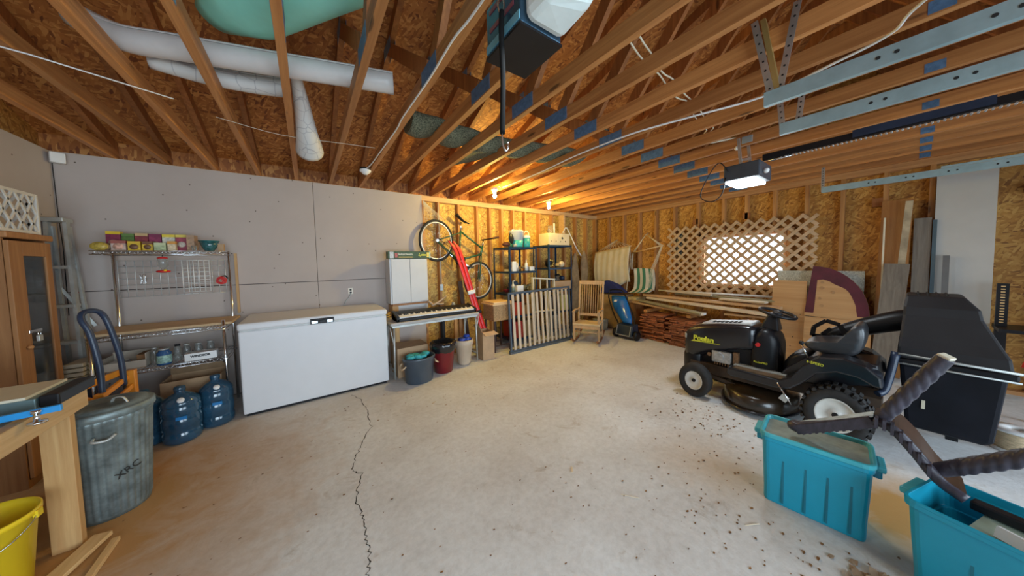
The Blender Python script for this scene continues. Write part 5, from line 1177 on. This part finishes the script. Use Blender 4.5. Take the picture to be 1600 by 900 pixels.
def mwheel(x, y, r, w, rr_, lug):
    K = .86
    m = MB(); R = []
    for rad, dx in ((rr_*.98, -w*.36), (r*.72, -w*.5), (r*.93, -w*.47), (r*.985, -w*.3), (r, 0), (r*.985, w*.3), (r*.93, w*.47), (r*.72, w*.5), (rr_*.98, w*.36)):
        R.append([m.b.verts.new((x+dx, y+rad*K*math.cos(2*PI*i/40), r+rad*math.sin(2*PI*i/40))) for i in range(40)])
    m.skin(R, False); wh = m.done('wheel', M['tire'], t)
    if lug:
        m = MB()
        for i in range(26):
            a = 2*PI*i/26
            for s in (-1, 1):
                a2 = a+s*.06; m.box((x+s*w*.28, y+(r+.002)*K*math.cos(a2), r+(r+.002)*math.sin(a2)), (w*.42, .022, .018), (-(PI/2-a2)+0, 0, 0) if False else (a2+PI/2, 0, 0))
        m.done('tread_lug', M['tire'], wh)
    for s in (-1, 1):
        m = MB(); R = []
        for rad, dx in ((rr_, w*.40), (rr_*.93, w*.42), (rr_*.86, w*.30), (rr_*.35, w*.22), (rr_*.30, w*.30), (.001, w*.30)):
            R.append([m.b.verts.new((x+s*dx, y+rad*K*math.cos(2*PI*i/32), r+rad*math.sin(2*PI*i/32))) for i in range(32)])
        m.skin(R, False); m.done('wheel_rim', M['rimwhite'], wh)
        MB().cyl((x+s*w*.25, y, r), (x+s*w*.40, y, r), .017).done('hub_cap', M['black'], wh)
for x in (3.13, 3.73): mwheel(x, 1.24, .168, .11, .092, False)
for x in (3.17, 3.69): mwheel(x, .30, .205, .155, .125, True)
m = MB(); m.lathe((CX, .80, .045), [(.36, 0), (.37, .01), (.365, .10), (.33, .125), (.2, .15), (.05, .155)], 44, cap=True, sx=1, sy=.72); 
m.done('mower_deck', mat('deck_black', (.035, .022, .012), .3, coat=.4, var=.5), t, smooth=True)
MB().lathe((CX, .80, .038), [(.385, 0), (.39, .012), (.36, .016)], 44, sx=1, sy=.74, cap=True).done('deck_skirt', M['mblack'], t)
text('Poulan', .068, (CX-.1885, 1.215, .565), (PI/2, 0, -PI/2), M['letter_y'], t, bold=.0016, ext=.004)
MB().hexa([(CX-.192, 1.33, .527), (CX-.18, 1.33, .527), (CX-.18, 1.07, .536), (CX-.192, 1.07, .536), (CX-.192, 1.31, .540), (CX-.18, 1.31, .540), (CX-.18, 1.07, .537), (CX-.192, 1.07, .537)]).done('decal_stripe', M['letter_y'], t)
text('PoulanPRO', .021, (CX-.174, .765, .44), (PI/2, 0, -PI/2), M['letter_y'], t, ext=.003)
text('6-SPEED', .026, (3.112, .41, .565), (PI/2, 0.15, -PI/2), M['letter_y'], t, ext=.002)
# discharge tube with handled cover behind the seat
MB().tube(ease([(3.70, .46, .60), (3.72, .36, .70), (3.74, .22, .785), (3.75, .06, .86), (3.76, -.02, .88)], 5), [.055+.0015*i for i in range(21)], 20).done('collector_tube', M['black'], t)
m = MB()
for a, b in (((.50, .68), (.49, .76)), ((.49, .76), (.42, .825)), ((.42, .825), (.34, .80)), ((.34, .80), (.30, .70)), ((.30, .70), (.50, .68)), ((.44, .70), (.39, .76))): m.bar((3.62, a[0], a[1]), (3.62, b[0], b[1]), .03, .022, (1, 0, 0))
m.done('tube_grip', M['black'], t)
MB().tube(ease([(3.30, .12, .38), (3.34, .09, .41), (3.38, .07, .52), (3.42, .05, .68)], 5), .022, 8).done('collector_bracket', M['navy'], t)
# collector: hangs on the mower's rear
cl = MB()
def fr(x0, x1, y0, y1, z): return [(x0, y0, z), (x1, y0, z), (x1, y1, z), (x0, y1, z)]
def stack(m, lv):
    R = [[m.b.verts.new(p) for p in fr(*l)] for l in lv]; return m.skin(R, True, False)
stack(MB(), [(3.50, 3.86, -.31, -.02, .13), (3.47, 3.90, -.335, 0, .17), (3.44, 3.95, -.365, .035, .60)]).done('container', mat('collector_black', (.008, .009, .014), .6, var=.3, spec=.2), t, bevel=.02)
MB().bb(3.415, 3.98, -.395, .05, .60, .64).done('container_rim', M['black'], t, bevel=.01)
M['lidgrey'] = mat('collector_lid', (.022, .021, .023), .55, var=.15, spec=.3)
lid = stack(MB(), [(3.43, 3.97, -.38, .045, .642), (3.44, 3.96, -.37, .045, .72), (3.47, 3.95, -.345, .04, .78), (3.53, 3.94, -.28, .03, .94), (3.54, 3.93, -.27, .03, 1.0), (3.60, 3.92, -.215, .02, 1.08)]).done('collector_lid', M['lidgrey'], t, bevel=.012)
m = MB()
for k in range(4): m.bar((3.56+.0, -.035-.045*k, 1.008), (3.645, -.03-.04*k, 1.088), .008, .008); m.bar((3.645, -.03-.04*k, 1.086), (3.90, -.03-.04*k, 1.086), .008, .006)
m.done('lid_groove', M['ink'], lid)
MB().bb(3.60, 3.68, -.22, -.17, .075, .13).done('container_foot', M['black'], t)
m = MB(); m.cyl((3.40, -.40, .655), (3.40, .04, .675), .008); m.cyl((3.40, -.40, .60), (3.40, .04, .61), .006); m.done('support_rod', M['alu'], t)
MB().bb(3.452, 3.458, -.08, -.065, .30, .36).done('white_mark', M['cream'], t)
# red tool bars and spool at the right edge
t = thing('red_tool', 'red metal handle bars resting behind the collector at the right edge', 'tool', (4.4, -.6, 0))
MB().bar((4.2, -.50, .56), (4.6, -.75, .40), .03, .04).done('red_bar', M['red'], t); MB().bar((4.25, -.55, .50), (4.5, -.9, .0), .03, .03).done('red_leg', M['red'], t); MB().bar((4.6, -.73, .42), (4.7, -.6, .0), .03, .03).done('red_leg', M['red'], t)
t = thing('rope_spool', 'white plastic spool of beige rope on the floor by the collector', 'spool', (3.95, -.44, 0))
MB().lathe((3.95, -.455, 0), [(.105, 0), (.105, .014), (.03, .016)], 32, cap=True).done('lower_flange', M['white'], t)
MB().lathe((3.95, -.455, .014), [(.085, 0), (.088, .03), (.085, .06), (.088, .09), (.085, .125)], 32, cap=True).done('rope_winding', mat('beige_rope', (.55, .42, .26), .85, var=.4, scale=50, stretch=(1, 1, 8)), t)
MB().lathe((3.95, -.455, .14), [(.030, 0), (.105, 0), (.105, .014), (.030, .014), (.030, -.05)], 32).done('upper_flange', M['white'], t)
# totes
M['tote'] = mat('tote_turquoise', (.01, .34, .50), .35, var=.10, scale=3)
M['lid'] = mat('tote_lid', (.06, .44, .52), .4, var=.12)
M['dust'] = mat('dusty_lid', (.26, .30, .26), .8, var=.25, scale=14)
def rrect(cx, cy, hx, hy, rad, z, n=5):
    P_ = []
    for sx, sy, a0 in ((1, 1, 0), (-1, 1, PI/2), (-1, -1, PI), (1, -1, 3*PI/2)):
        for k in range(n): a = a0+PI/2*k/(n-1); P_.append(Vector((cx+sx*(hx-rad)+rad*math.cos(a), cy+sy*(hy-rad)+rad*math.sin(a), z)))
    return P_
def tote(name, lab, rz, cx, cy, hx, hy, H, lidded):
    t = thing(name, lab, 'storage tote', (cx, cy, 0))
    Mt = Matrix.Translation((cx, cy, 0)) @ Matrix.Rotation(rz, 4, 'Z')
    def ring(m, hx_, hy_, r, z): return [m.b.verts.new(Mt @ p) for p in rrect(0, 0, hx_, hy_, r, z)]
    m = MB(); L_ = [(.80, .90, .02, 0), (.82, .915, .025, .012), (.86, .93, .03, H*.66), (.90, .955, .03, H*.665), (.925, .97, .03, H*.88), (.99, 1, .035, H*.885), (.99, 1, .035, H*.93), (1.0, 1.005, .04, H*.935), (1.0, 1.005, .04, H*.965), (.955, .975, .035, H*.965), (.90, .95, .03, H*.60), (.82, .91, .03, .02)]
    m.skin([ring(m, hx*a, hy*b, r, z) for a, b, r, z in L_], True, False); m.done('tub', M['tote'], t, bevel=.003)
    m = MB()
    for k in (-.66, -.28, .10, .52):
        for s in (-1, 1):
            a = Mt @ Vector((s*hx*.825, hy*k, .02)); b = Mt @ Vector((s*hx*.868, hy*k, H*.655)); m.bar(a, b, .008, .012)
    m.done('wall_rib', mat('rib_dark', (.008, .17, .24), .4) if 'rib_dark' not in bpy.data.materials else bpy.data.materials['rib_dark'], t)
    for s in (-1, 1):
        c_ = Mt @ Vector((0, s*(hy+.018), H*.90)); MB().box(c_, (hx*.9, .035, .03), (0, 0, rz)).done('handle', M['lid'], t, bevel=.008)
        c_ = Mt @ Vector((0, s*(hy+.010), H*.83)); MB().box(c_, (hx*.7, .03, .05), (0, 0, rz)).done('handle_latch', M['tote'], t, bevel=.006)
    if lidded:
        m = MB(); L_ = [(1.02, 1.01, .04, H*.94), (1.05, 1.025, .045, H*.945), (1.05, 1.025, .045, H*.99), (1.02, 1.01, .04, H), (.93, .96, .03, H), (.88, .935, .03, H*.955), (.86, .92, .03, H*.952)]
        m.skin([ring(m, hx*a, hy*b, r, z) for a, b, r, z in L_], True, False); lo = m.done('lid', M['lid'], t, bevel=.003)
        m = MB(); q = ring(m, hx*.86, hy*.925, .028, H*.957); m.b.faces.new(q); m.done('lid_panel', M['dust'], lo)
    return t
tote('storage_tote', 'turquoise plastic tote with a dusty lid on the floor in front of the mower', .10, 2.20, .285, .135, .205, .402, True)
tote('open_tote', 'open turquoise tote full of panels at the lower right corner', -.30, 2.02, -.375, .17, .34, .40, False)
def inside(lab, nm, cat, c_, d, r, mt, **k): return tag(MB().box(c_, d, r).done(nm, mt, None, **k), lab, cat)
inside('pale green flat panel lying inside the open tote', 'green_panel', 'panel', (2.02, -.40, .335), (.24, .46, .012), (.0, 0, -.30), mat('pale_green', (.34, .42, .34), .5))
inside('black rimmed tray edge along the far side of the open tote', 'black_tray', 'tray', (2.095, -.36, .365), (.045, .40, .035), (0, 0, -.30), M['black'], bevel=.006)
inside('white pointed card on top of the green panel', 'white_card', 'card', (1.97, -.26, .365), (.02, .12, .04), (0, .3, -.55), M['white'])
inside('beige board end standing up in the open tote at the picture edge', 'beige_board', 'board', (1.93, -.345, .40), (.02, .06, .13), (0, 0, -.3), M['cream'])
# dark plastic frame with twisted posts
t = thing('plastic_bench_frame', 'dark weathered plastic frame with twisted posts bridging the two totes', 'frame', (2.1, .1, .4))
M['dplast'] = mat('weathered_plastic', (.045, .04, .055), .4, var=.45, scale=14, stretch=(1, 3, 1))
m = MB(); A = Vector((2.16, .345, .445)); B = Vector((2.13, .085, .615))
m.bar(A, B, .07, .035); d = (B-A).normalized()
for k in range(11): m.bar(A+d*(.03+.028*k)-Vector((0, 0, .026)), A+d*(.042+.028*k)-Vector((0, 0, .026)), .066, .030)
for s in (-1, 1): m.bar(A+Vector((s*.034, 0, -.008)), B+Vector((s*.034, 0, -.008)), .008, .046)
m.ball(A, .042, 12, (1, 1, .7)); m.done('ribbed_bar', M['dplast'], t, bevel=.002)
MB().hexa([A+Vector((-.03, -.01, .016)), A+Vector((.03, -.01, .016)), B+Vector((.03, .0, .016)), B+Vector((-.03, 0, .016)), A+Vector((-.027, -.01, .026)), A+Vector((.027, -.01, .026)), B+Vector((.027, 0, .026)), B+Vector((-.027, 0, .026))]).done('pale_top_face', mat('pale_blue_grey', (.42, .52, .58), .5, var=.3, scale=20), t)  # top face paler and bluer than the rest of the bar
m = MB(); E_ = ease([(2.13, .085, .615), (2.13, .03, .60), (2.12, -.03, .53), (2.10, -.09, .45), (2.08, -.15, .418)], 5)
R = []
for i, p in enumerate(E_):
    w = .05+.035*math.sin(PI*i/(len(E_)-1)); tn = (E_[min(i+1, len(E_)-1)]-E_[max(0, i-1)]).normalized(); nn = Vector((1, 0, 0)); up = tn.cross(nn).normalized()
    R.append([m.b.verts.new(p+nn*w*.1+up*.008), m.b.verts.new(p+nn*w*3.0+up*.004), m.b.verts.new(p+nn*w*3.0-up*.008), m.b.verts.new(p-nn*w*.5-up*.012), m.b.verts.new(p-nn*w*.5+up*.006)])
m.skin(R, True, False); m.done('curved_blade', mat('brown_plastic', (.045, .025, .016), .35, var=.3), t)
m = MB(); E2 = [p+Vector((-.03, 0, 0)) for p in E_]; m.tube(E2, .020, 8); 
for p in E2[1:14:2]: m.box(p+Vector((-.006, 0, .004)), (.05, .010, .046))
m.done('ribbed_edge', M['dplast'], t)
def twist(a, b, r, turns, name, mt, n0=.16):
    a, b = Vector(a), Vector(b); d = (b-a); L_ = d.length; d.normalize(); u = d.orthogonal().normalized(); w = d.cross(u); m = MB(); R = []; N = 90
    for i in range(N+1):
        q = i/N; tw = 0 if q < n0 else (q-n0)*turns*2*PI; amp = 0 if (q < n0 or q > .86) else .17
        R.append([m.b.verts.new(a+d*L_*q+(u*math.cos(2*PI*k/32)+w*math.sin(2*PI*k/32))*r*(1+amp*(abs(math.cos(2*(2*PI*k/32+tw)))-.5))) for k in range(32)])
    m.skin(R); return m.done(name, mt, t)
twist((2.13, .075, .60), (2.10, -.09, .955), .026, 2.0, 'twisted_post', M['dplast'])
twist((2.12, -.095, .475), (2.02, -.30, .70), .027, 2.0, 'twisted_post', M['dplast'])
MB().bar((2.102, -.088, .952), (2.099, -.094, .966), .038, .038).done('pale_cap', M['cream'], t, bevel=.004)
# floor litter
M['leaf'] = mat('dry_leaf', (.22, .11, .04), .8, var=.6, scale=40)
m = MB(); rr = random.Random(31)
def flake(x, y, s):
    a = rr.uniform(0, 6.28); pts = []
    for k in range(5): q = a+k*1.2566; r = s*rr.uniform(.5, 1.1); pts.append((x+r*math.cos(q), y+r*.6*math.sin(q), .0015+rr.uniform(0, .25)*s))
    vs = [m.b.verts.new(p) for p in pts]; m.b.faces.new(vs)
for cx, cy, sx, sy, n, s in ((2.55, .85, .22, .22, 90, .012), (2.9, 1.1, .25, .2, 60, .011), (1.95, .62, .25, .25, 60, .009), (1.55, .5, .35, .4, 60, .008), (1.75, .15, .18, .2, 50, .011), (1.2, 1.6, .9, .9, 130, .006), (-.2, 2.6, .6, .6, 60, .008), (2.3, 2.2, .9, .7, 90, .007), (1.0, 2.8, .5, .4, 40, .008)):
    for _ in range(n):
        x, y = rr.gauss(cx, sx), rr.gauss(cy, sy)
        if (x < 1.98 or y > .52 or y < 0) and y < 3.3: flake(x, y, s*rr.uniform(.4, 1.5))
tag(m.done('leaf_litter', M['leaf'], None), 'dry leaf crumbs and grit scattered over the concrete floor', 'leaf litter', kind='stuff')
for x, y, l, a, lab in ((1.50, .88, .09, 2.2, 'pale split stick on the floor at the bottom centre'), (1.35, 1.25, .05, .8, 'short brown twig on the floor left of the pale stick'), (1.84, .42, .07, 2.6, 'pale splinter on the floor in front of the lidded tote'), (.95, 2.72, .05, .6, 'small pale chip on the floor ahead of the freezer corner')):
    tag(MB().hexa([(x, y, .001), (x+l*math.cos(a), y+l*math.sin(a), .001), (x+l*math.cos(a)-.006, y+l*math.sin(a)+.006, .001), (x-.008, y+.008, .001), (x, y, .006), (x+l*math.cos(a), y+l*math.sin(a), .004), (x+l*math.cos(a)-.006, y+l*math.sin(a)+.006, .004), (x-.008, y+.008, .006)]).done('wood_splinter', M['palewood'], None), lab, 'stick')
m = MB(); rr = random.Random(8)
for _ in range(46):
    x, y = min(1.93, rr.gauss(1.87, .05)), rr.gauss(.05, .05); flake(x, y, rr.uniform(.02, .05))
tag(m.done('crumpled_leaves', mat('pale_leaves', (.36, .24, .15), .8, var=.4), None), 'small heap of pale brown leaves at the foot of the lidded tote', 'leaves', kind='stuff')
# ---------------------------------------------------------------- things under the roof
M['track'] = mat('track_galvanized', (.42, .62, .68), .32, .5, var=.12, scale=10)
def track(x, y1, lab, grp='garage door tracks'):
    t = thing('door_track', lab, 'door track', (x, y1, 2.13), grp)
    m = MB(); y0 = -3.0
    for a in ((x-.014, x-.011, 2.13, 2.19), (x-.014, x+.014, 2.19, 2.193), (x-.014, x+.012, 2.127, 2.13), (x+.010, x+.013, 2.127, 2.145), (x+.011, x+.014, 2.18, 2.192)): m.bb(a[0], a[1], y0, y1, a[2], a[3])
    m.done('rail', M['track'], t)
    for k in range(14):
        y = y1-.35-.14*(k//2)*1.7-.045*(k % 2)
        if k < 12: MB().cyl((x-.0145, y, 2.16), (x-.0155, y, 2.16), .007, seg=10).done('bolt_hole', M['ink'], t)
    return t
def strap(t, a, b, w=.028, name='hanger_bracket', n=8):
    a, b = Vector(a), Vector(b); o = MB().bar(a, b, .003, w, (0, 1, 0)).done(name, M['steel'], t)
    m = MB()
    for i in range(n):
        p = a.lerp(b, (i+.5)/n); m.cyl(p-Vector((.0022, 0, 0)), p+Vector((-.0032, 0, 0)), .0048, seg=8)
    m.done('slot', M['ink'], o)
t = track(1.895, .455, 'galvanized garage door track nearest the camera under the roof trusses')
strap(t, (1.885, .43, 2.18), (1.885, .50, 2.56)); strap(t, (1.90, .40, 2.19), (1.90, .345, 2.56), n=9)
MB().bar((1.91, .47, 2.56), (1.91, .41, 2.20), .03, .02, (0, 1, 0)).done('brass_brace', mat('brass_plated', (.55, .42, .16), .4, .7), t)
t = track(2.405, .50, 'galvanized garage door track, middle one of the three')
strap(t, (2.395, .485, 2.14), (2.395, .51, 2.42)); strap(t, (2.41, .42, 2.19), (2.41, .40, 2.42))
t = track(5.0, .655, 'galvanized garage door track along the east wall above the white panel')
strap(t, (4.99, .645, 2.14), (4.99, .645, 2.42), n=10); MB().bb(4.98, 4.984, -1.2, -.13, 2.194, 2.215).done('splice_angle', M['track'], t)
# far opener
M['lamp'] = mat('lamp_lens', (.9, .95, .95), .4, emit=(.85, .95, 1.0), es=6.0)
M['opener'] = mat('opener_grey', (.05, .06, .075), .4, var=.2)
t = thing('garage_door_opener', 'dark box-shaped garage door opener with a lit lamp hung in mid ceiling', 'door opener', (3.26, .9, 2.05))
MB().bb(3.10, 3.44, .765, 1.02, 2.07, 2.20).done('housing', M['opener'], t, bevel=.008)
MB().bb(3.11, 3.43, .80, 1.01, 2.045, 2.07).done('lamp_cover', M['lamp'], t, bevel=.004)
MB().ball((3.20, .745, 2.115), .022, 12).done('side_bulb', M['white'], t)
m = MB(); m.bar((3.12, .90, 2.20), (3.12, .92, 2.42), .02, .02, (0, 1, 0)); m.bar((3.38, .90, 2.20), (3.38, .92, 2.42), .02, .02, (0, 1, 0)); m.bar((3.12, .9, 2.23), (3.36, .9, 2.29), .02, .02); m.done('hanging_bracket', M['steel'], t)
MB().bb(3.23, 3.27, -3.0, .78, 2.215, 2.262).done('drive_rail', M['black'], t)
m = MB()
for k in range(120): m.cyl((3.232, .66-.022*k, 2.206), (3.268, .66-.022*k, 2.206), .0055, seg=6)
m.done('chain', M['steel'], t); MB().cyl((3.25, .74, 2.205), (3.25, .60, 2.208), .009).done('chain_tensioner', M['chrome'], t)
MB().bb(3.223, 3.229, -.25, .28, 2.225, 2.275).done('rail_splice', M['navy'], t)
MB().tube(ease([(3.10, .98, 2.15), (3.07, 1.05, 2.24), (3.05, 1.14, 2.10), (3.04, 1.18, 1.96), (3.05, 1.09, 1.90), (3.07, 1.02, 1.96), (3.09, 1.0, 2.10)], 6), .0045, 6).done('power_wire', M['black'], t)
t = thing('ceiling_outlet', 'grey metal junction box on a truss above the far opener', 'junction box', (3.12, .91, 2.41))
MB().bb(3.30, 3.312, .87, .95, 2.425, 2.485).done('cover_plate', mat('box_plate', (.45, .56, .62), .35, .5), t, bevel=.004)
MB().ball((3.305, .985, 2.40), .02, 10).done('plug', M['white'], t)
# near opener
t = thing('garage_door_opener', 'dark garage door opener with a white lamp lens hanging nearest the camera', 'door opener', (.64, .7, 2.1))
MB().bb(.557, .728, .708, .905, 2.105, 2.27).done('housing', mat('opener_blue_grey', (.06, .13, .20), .22, .5, var=.25), t, bevel=.006)
MB().bb(.555, .730, .706, .907, 2.098, 2.106).done('base_plate', M['black'], t)
MB().bb(.553, .5575, .71, .90, 2.115, 2.14).done('light_strip', mat('strip_blue', (.16, .42, .55), .3), t)
m = MB()
for z in (2.175, 2.235): m.bb(.5545, .558, .74, .88, z, z+.014)
m.done('red_reflection', mat('reflection_red', (.22, .05, .07), .4), t)  # red streaks reflected in the housing, put on as coloured bars
m = MB(); m.hexa([(.57, .60, 2.105), (.722, .56, 2.125), (.722, .705, 2.105), (.566, .705, 2.105), (.57, .52, 2.25), (.73, .50, 2.25), (.726, .705, 2.265), (.562, .705, 2.265)]); m.done('lamp_lens', mat('near_lens', (.62, .70, .68), .35, emit=(.9, .97, 1.0), es=.10), t, bevel=.025)
MB().bb(.625, .665, -3.0, .55, 2.27, 2.31).done('drive_rail', M['black'], t)
m = MB(); m.bar((.60, .84, 2.27), (.60, .84, 2.42), .02, .003, (0, 1, 0)); m.bar((.70, .76, 2.27), (.70, .76, 2.42), .02, .003, (0, 1, 0)); m.done('hanging_bracket', M['steel'], t)
t = thing('bungee_strap', 'black rubber strap with metal hooks hanging in front of the near opener', 'strap', (.54, .79, 1.73))
MB().tube(ease([(.542, .785, 2.18), (.540, .787, 2.10), (.545, .79, 1.98), (.540, .79, 1.86), (.538, .79, 1.80)], 5), .0085, 8).done('strap_band', mat('rubber', (.012, .012, .012), .95, spec=.05), t)
MB().tube(ease([(.538, .79, 1.81), (.537, .79, 1.775), (.545, .785, 1.745), (.552, .78, 1.755), (.551, .78, 1.772)], 5), .003, 6).done('hook', M['chrome'], t)
MB().tube(ease([(.540, .79, 2.17), (.532, .79, 2.20), (.545, .785, 2.235), (.552, .785, 2.20), (.544, .785, 2.175)], 5), .003, 6).done('hook', M['chrome'], t)
# bulbs
M['bulb'] = mat('lit_bulb', (1, .95, .8), .4, emit=(1.0, .88, .55), es=60.0)
for x, y, lab in ((2.152, 3.385, 'lit bare bulb above the bicycle, the nearer of the two lit ones'), (3.38, 3.62, 'lit bare bulb above the heart-cut box near the corner')):
    t = thing('bare_bulb', lab, 'light bulb', (x, y, 2.28))
    MB().lathe((x, y, 2.335), [(.045, .075), (.05, .05), (.03, .03), (.022, 0)], 20, cap=True).done('lamp_holder', M['white'], t, smooth=True)
    b = MB().ball((x, y, 2.305), .026, 14, (1, 1, 1.2)).done('bulb', M['bulb'], t); b.visible_shadow = False
    MB().tube(ease([(x, y, 2.40), (x+.05, y-.02, 2.44), (x+.10, y, 2.43)], 4), .004, 6).done('wire', M['cream'], t)
t = thing('lamp_socket', 'empty white porcelain lamp socket under a truss at the end of a white wire', 'lamp socket', (.55, 3.40, 2.34))
MB().lathe((.55, 3.40, 2.345), [(.022, 0), (.03, .01), (.055, .03), (.055, .045), (.03, .06)], 24, cap=True).done('porcelain', M['white'], t, smooth=True)
MB().lathe((.55, 3.40, 2.39), [(.05, 0), (.05, .02)], 20, cap=True).done('box', M['ink'], t)
MB().tube(ease([(.55, 3.36, 2.395), (.575, 3.2, 2.40), (.585, 2.79, 2.401), (.595, 2.3, 2.398), (.588, 2.08, 2.40), (.597, 1.59, 2.401), (.59, 1.25, 2.400), (.602, 1.06, 2.398), (.61, .5, 2.40)], 6), .0055, 6).done('wire', M['white'], t)
tag(MB().tube(ease([(2.20, 3.25, 2.40), (2.20, 2.95, 2.395), (2.16, 2.38, 2.38), (2.14, 1.9, 2.39), (2.14, 1.34, 2.38), (2.25, .94, 2.38), (2.37, .58, 2.385), (2.28, .28, 2.38), (2.2, .09, 2.38), (2.04, .01, 2.38), (1.7, -.3, 2.39)], 6), .0065, 7).done('white_cable', M['white'], None), 'white cable looping under the trusses from the near bulb to the tracks', 'cable')
for off, lab in ((0, 'beige cable crossing over the truss chords, the nearer of a pair'), (.05, 'beige cable crossing over the truss chords, the farther of a pair')):
    tag(MB().tube(ease([(1.28, .80+off, 2.506), (1.45, .84+off, 2.50), (1.60, .87+off, 2.506), (1.77, .90+off*.4, 2.49), (1.935, .91+off, 2.506), (2.1, .92+off, 2.48), (2.27, .95+off*.5, 2.506), (2.45, .96+off, 2.485), (2.62, 1.0+off, 2.506), (2.8, 1.0+off, 2.47), (2.97, 1.08+off, 2.506), (3.12, 1.12+off, 2.47), (3.33, 1.0+off, 2.506)], 5), .005, 6).done('beige_cable', M['cream'], None), lab, 'cable')
# rolls lying on the chords
M['mint'] = mat('mint_foam', (.34, .90, .74), .4, var=.12, scale=3)
m = MB(); R = []; a, b = Vector((-.34, 2.28, 2.78)), Vector((.82, .82, 2.79)); d = (b-a).normalized(); u = d.cross(Vector((0, 0, 1))).normalized(); w = d.cross(u)
for i in range(25):
    q = i/24; rr_ = .165*(1 if q > .12 else .55+.45*q/.12)*(1+.05*math.sin(9*q)); c_ = a.lerp(b, q)+Vector((0, 0, .012*math.sin(7*q)))
    R.append([m.b.verts.new(c_+u*rr_*math.cos(2*PI*k/28)*(1+.07*math.sin(3*2*PI*k/28+4*q))+w*rr_*.85*math.sin(2*PI*k/28)) for k in range(28)])
m.skin(R); tag(m.done('mint_foam_roll', M['mint'], None), 'big mint green foam roll lying across the truss chords at the top', 'foam roll')
M['vinyl'] = mat('white_vinyl', (.72, .70, .68), .35, var=.06)
def sheet_roll(pts, rad, mt, lab, nm, open_=1.75, cat='vinyl roll', curl=None):
    """a loosely rolled sheet: spiral section swept along pts"""
    P_ = ease(pts, 6); m = MB(); G = []; N = 34
    for i, p in enumerate(P_):
        tn = (P_[min(i+1, len(P_)-1)]-P_[max(i-1, 0)]).normalized(); u = tn.cross(Vector((0, 0, 1))).normalized(); w = u.cross(tn); r0 = rad[0]+(rad[1]-rad[0])*i/(len(P_)-1)
        G.append([m.b.verts.new(p+(u*math.cos(a)+w*math.sin(a))*r0*(1-.11*a/(2*PI))) for a in [2*PI*open_*k/(N-1)+.6 for k in range(N)]])
    for i in range(len(G)-1):
        for k in range(N-1): f = m.b.faces.new((G[i][k], G[i+1][k], G[i+1][k+1], G[i][k+1])); f.smooth = True
    return tag(m.done(nm, mt, None, thick=.004), lab, cat)
sheet_roll([(-.90, 2.52, 2.68), (-.72, 2.42, 2.585), (-.50, 2.33, 2.57), (-.1, 2.21, 2.57), (.25, 2.10, 2.57), (.52, 2.03, 2.575)], (.062, .066), M['vinyl'], 'long white vinyl roll lying across the truss chords', 'vinyl_roll')
def hexmat():
    m, nt, b = _new('hex_vinyl'); v = _coord(nt, (1, 1, 1), rnd_off=False); k = nt.nodes.new('ShaderNodeTexVoronoi'); k.feature = 'DISTANCE_TO_EDGE'; k.inputs['Scale'].default_value = 11; k.inputs['Randomness'].default_value = .35
    nt.links.new(v, k.inputs['Vector']); r = _ramp(nt, k.outputs['Distance'], [(.0, (.42, .42, .44)), (.035, (.70, .70, .68))]); nt.links.new(r.outputs[0], b.inputs['Base Color']); b.inputs['Roughness'].default_value = .4; return m
M['hex'] = hexmat()
sheet_roll([(-.66, 2.52, 2.565), (-.45, 2.52, 2.555), (-.25, 2.50, 2.56), (-.06, 2.46, 2.57)], (.055, .06), M['hex'], 'shorter white roll with a hexagon pattern behind the long white one', 'vinyl_roll')
sheet_roll([(-.0, 2.30, 2.60), (.03, 2.60, 2.52), (.055, 2.85, 2.42), (.07, 3.02, 2.37)], (.028, .108), M['hex'], 'hexagon patterned roll hanging down like a cone between two trusses', 'vinyl_roll')
def turf():
    m, nt, b = _new('green_turf'); v = _coord(nt, rnd_off=False); n = _noise(nt, v, 90, 3, .8); r = _ramp(nt, n.outputs[0], [(.38, (.05, .055, .035)), (.6, (.26, .27, .17))]); nt.links.new(r.outputs[0], b.inputs['Base Color']); b.inputs['Roughness'].default_value = .95; _bump(nt, b, n.outputs[0], .8, .02); return m
M['turf'] = turf()
m = MB(); R = []; N = 60
for i in range(N+1):
    q = i/N; x = .72+1.85*q; s = abs(math.sin((x-.622)/.3275*PI)); wd = .13+.03*math.sin(9*q); yc = 2.36+.10*math.sin(4*q+.5)
    zt = 2.62; zb = 2.505-.06*s
    R.append([m.b.verts.new((x, yc+wd*math.cos(a), (zt+zb)/2+(zt-zb)/2*math.sin(a))) for a in [2*PI*k/18 for k in range(18)]])
tt = thing('turf_carpet', 'grey green artificial turf carpet sagging over the truss chords', 'carpet', (1.6, 2.4, 2.5))
m.skin(R); m.done('rolled_turf', M['turf'], tt)
m = MB(); m.hexa([(1.31, 2.50, 2.44), (1.31, 3.12, 2.47), (1.56, 2.75, 2.49), (1.57, 2.40, 2.47), (1.31, 2.50, 2.455), (1.31, 3.12, 2.485), (1.56, 2.75, 2.503), (1.57, 2.40, 2.485)])
m.done('hanging_flap', M['turf'], tt)
tag(MB().tube([(-1.2, 2.40, 2.402), (-1.01, 2.44, 2.402), (-.60, 2.60, 2.400)], .004, 5).done('thin_white_rod', M['white'], None), 'thin white rod across the truss chords at the upper left', 'rod')
tag(MB().tube(ease([(-.45, 2.76, 2.401), (-.11, 2.86, 2.400), (.31, 2.78, 2.398), (.53, 2.75, 2.400)], 4), .0018, 4).done('thin_string', M['cream'], None), 'thin pale string stretched beneath the trusses', 'string')
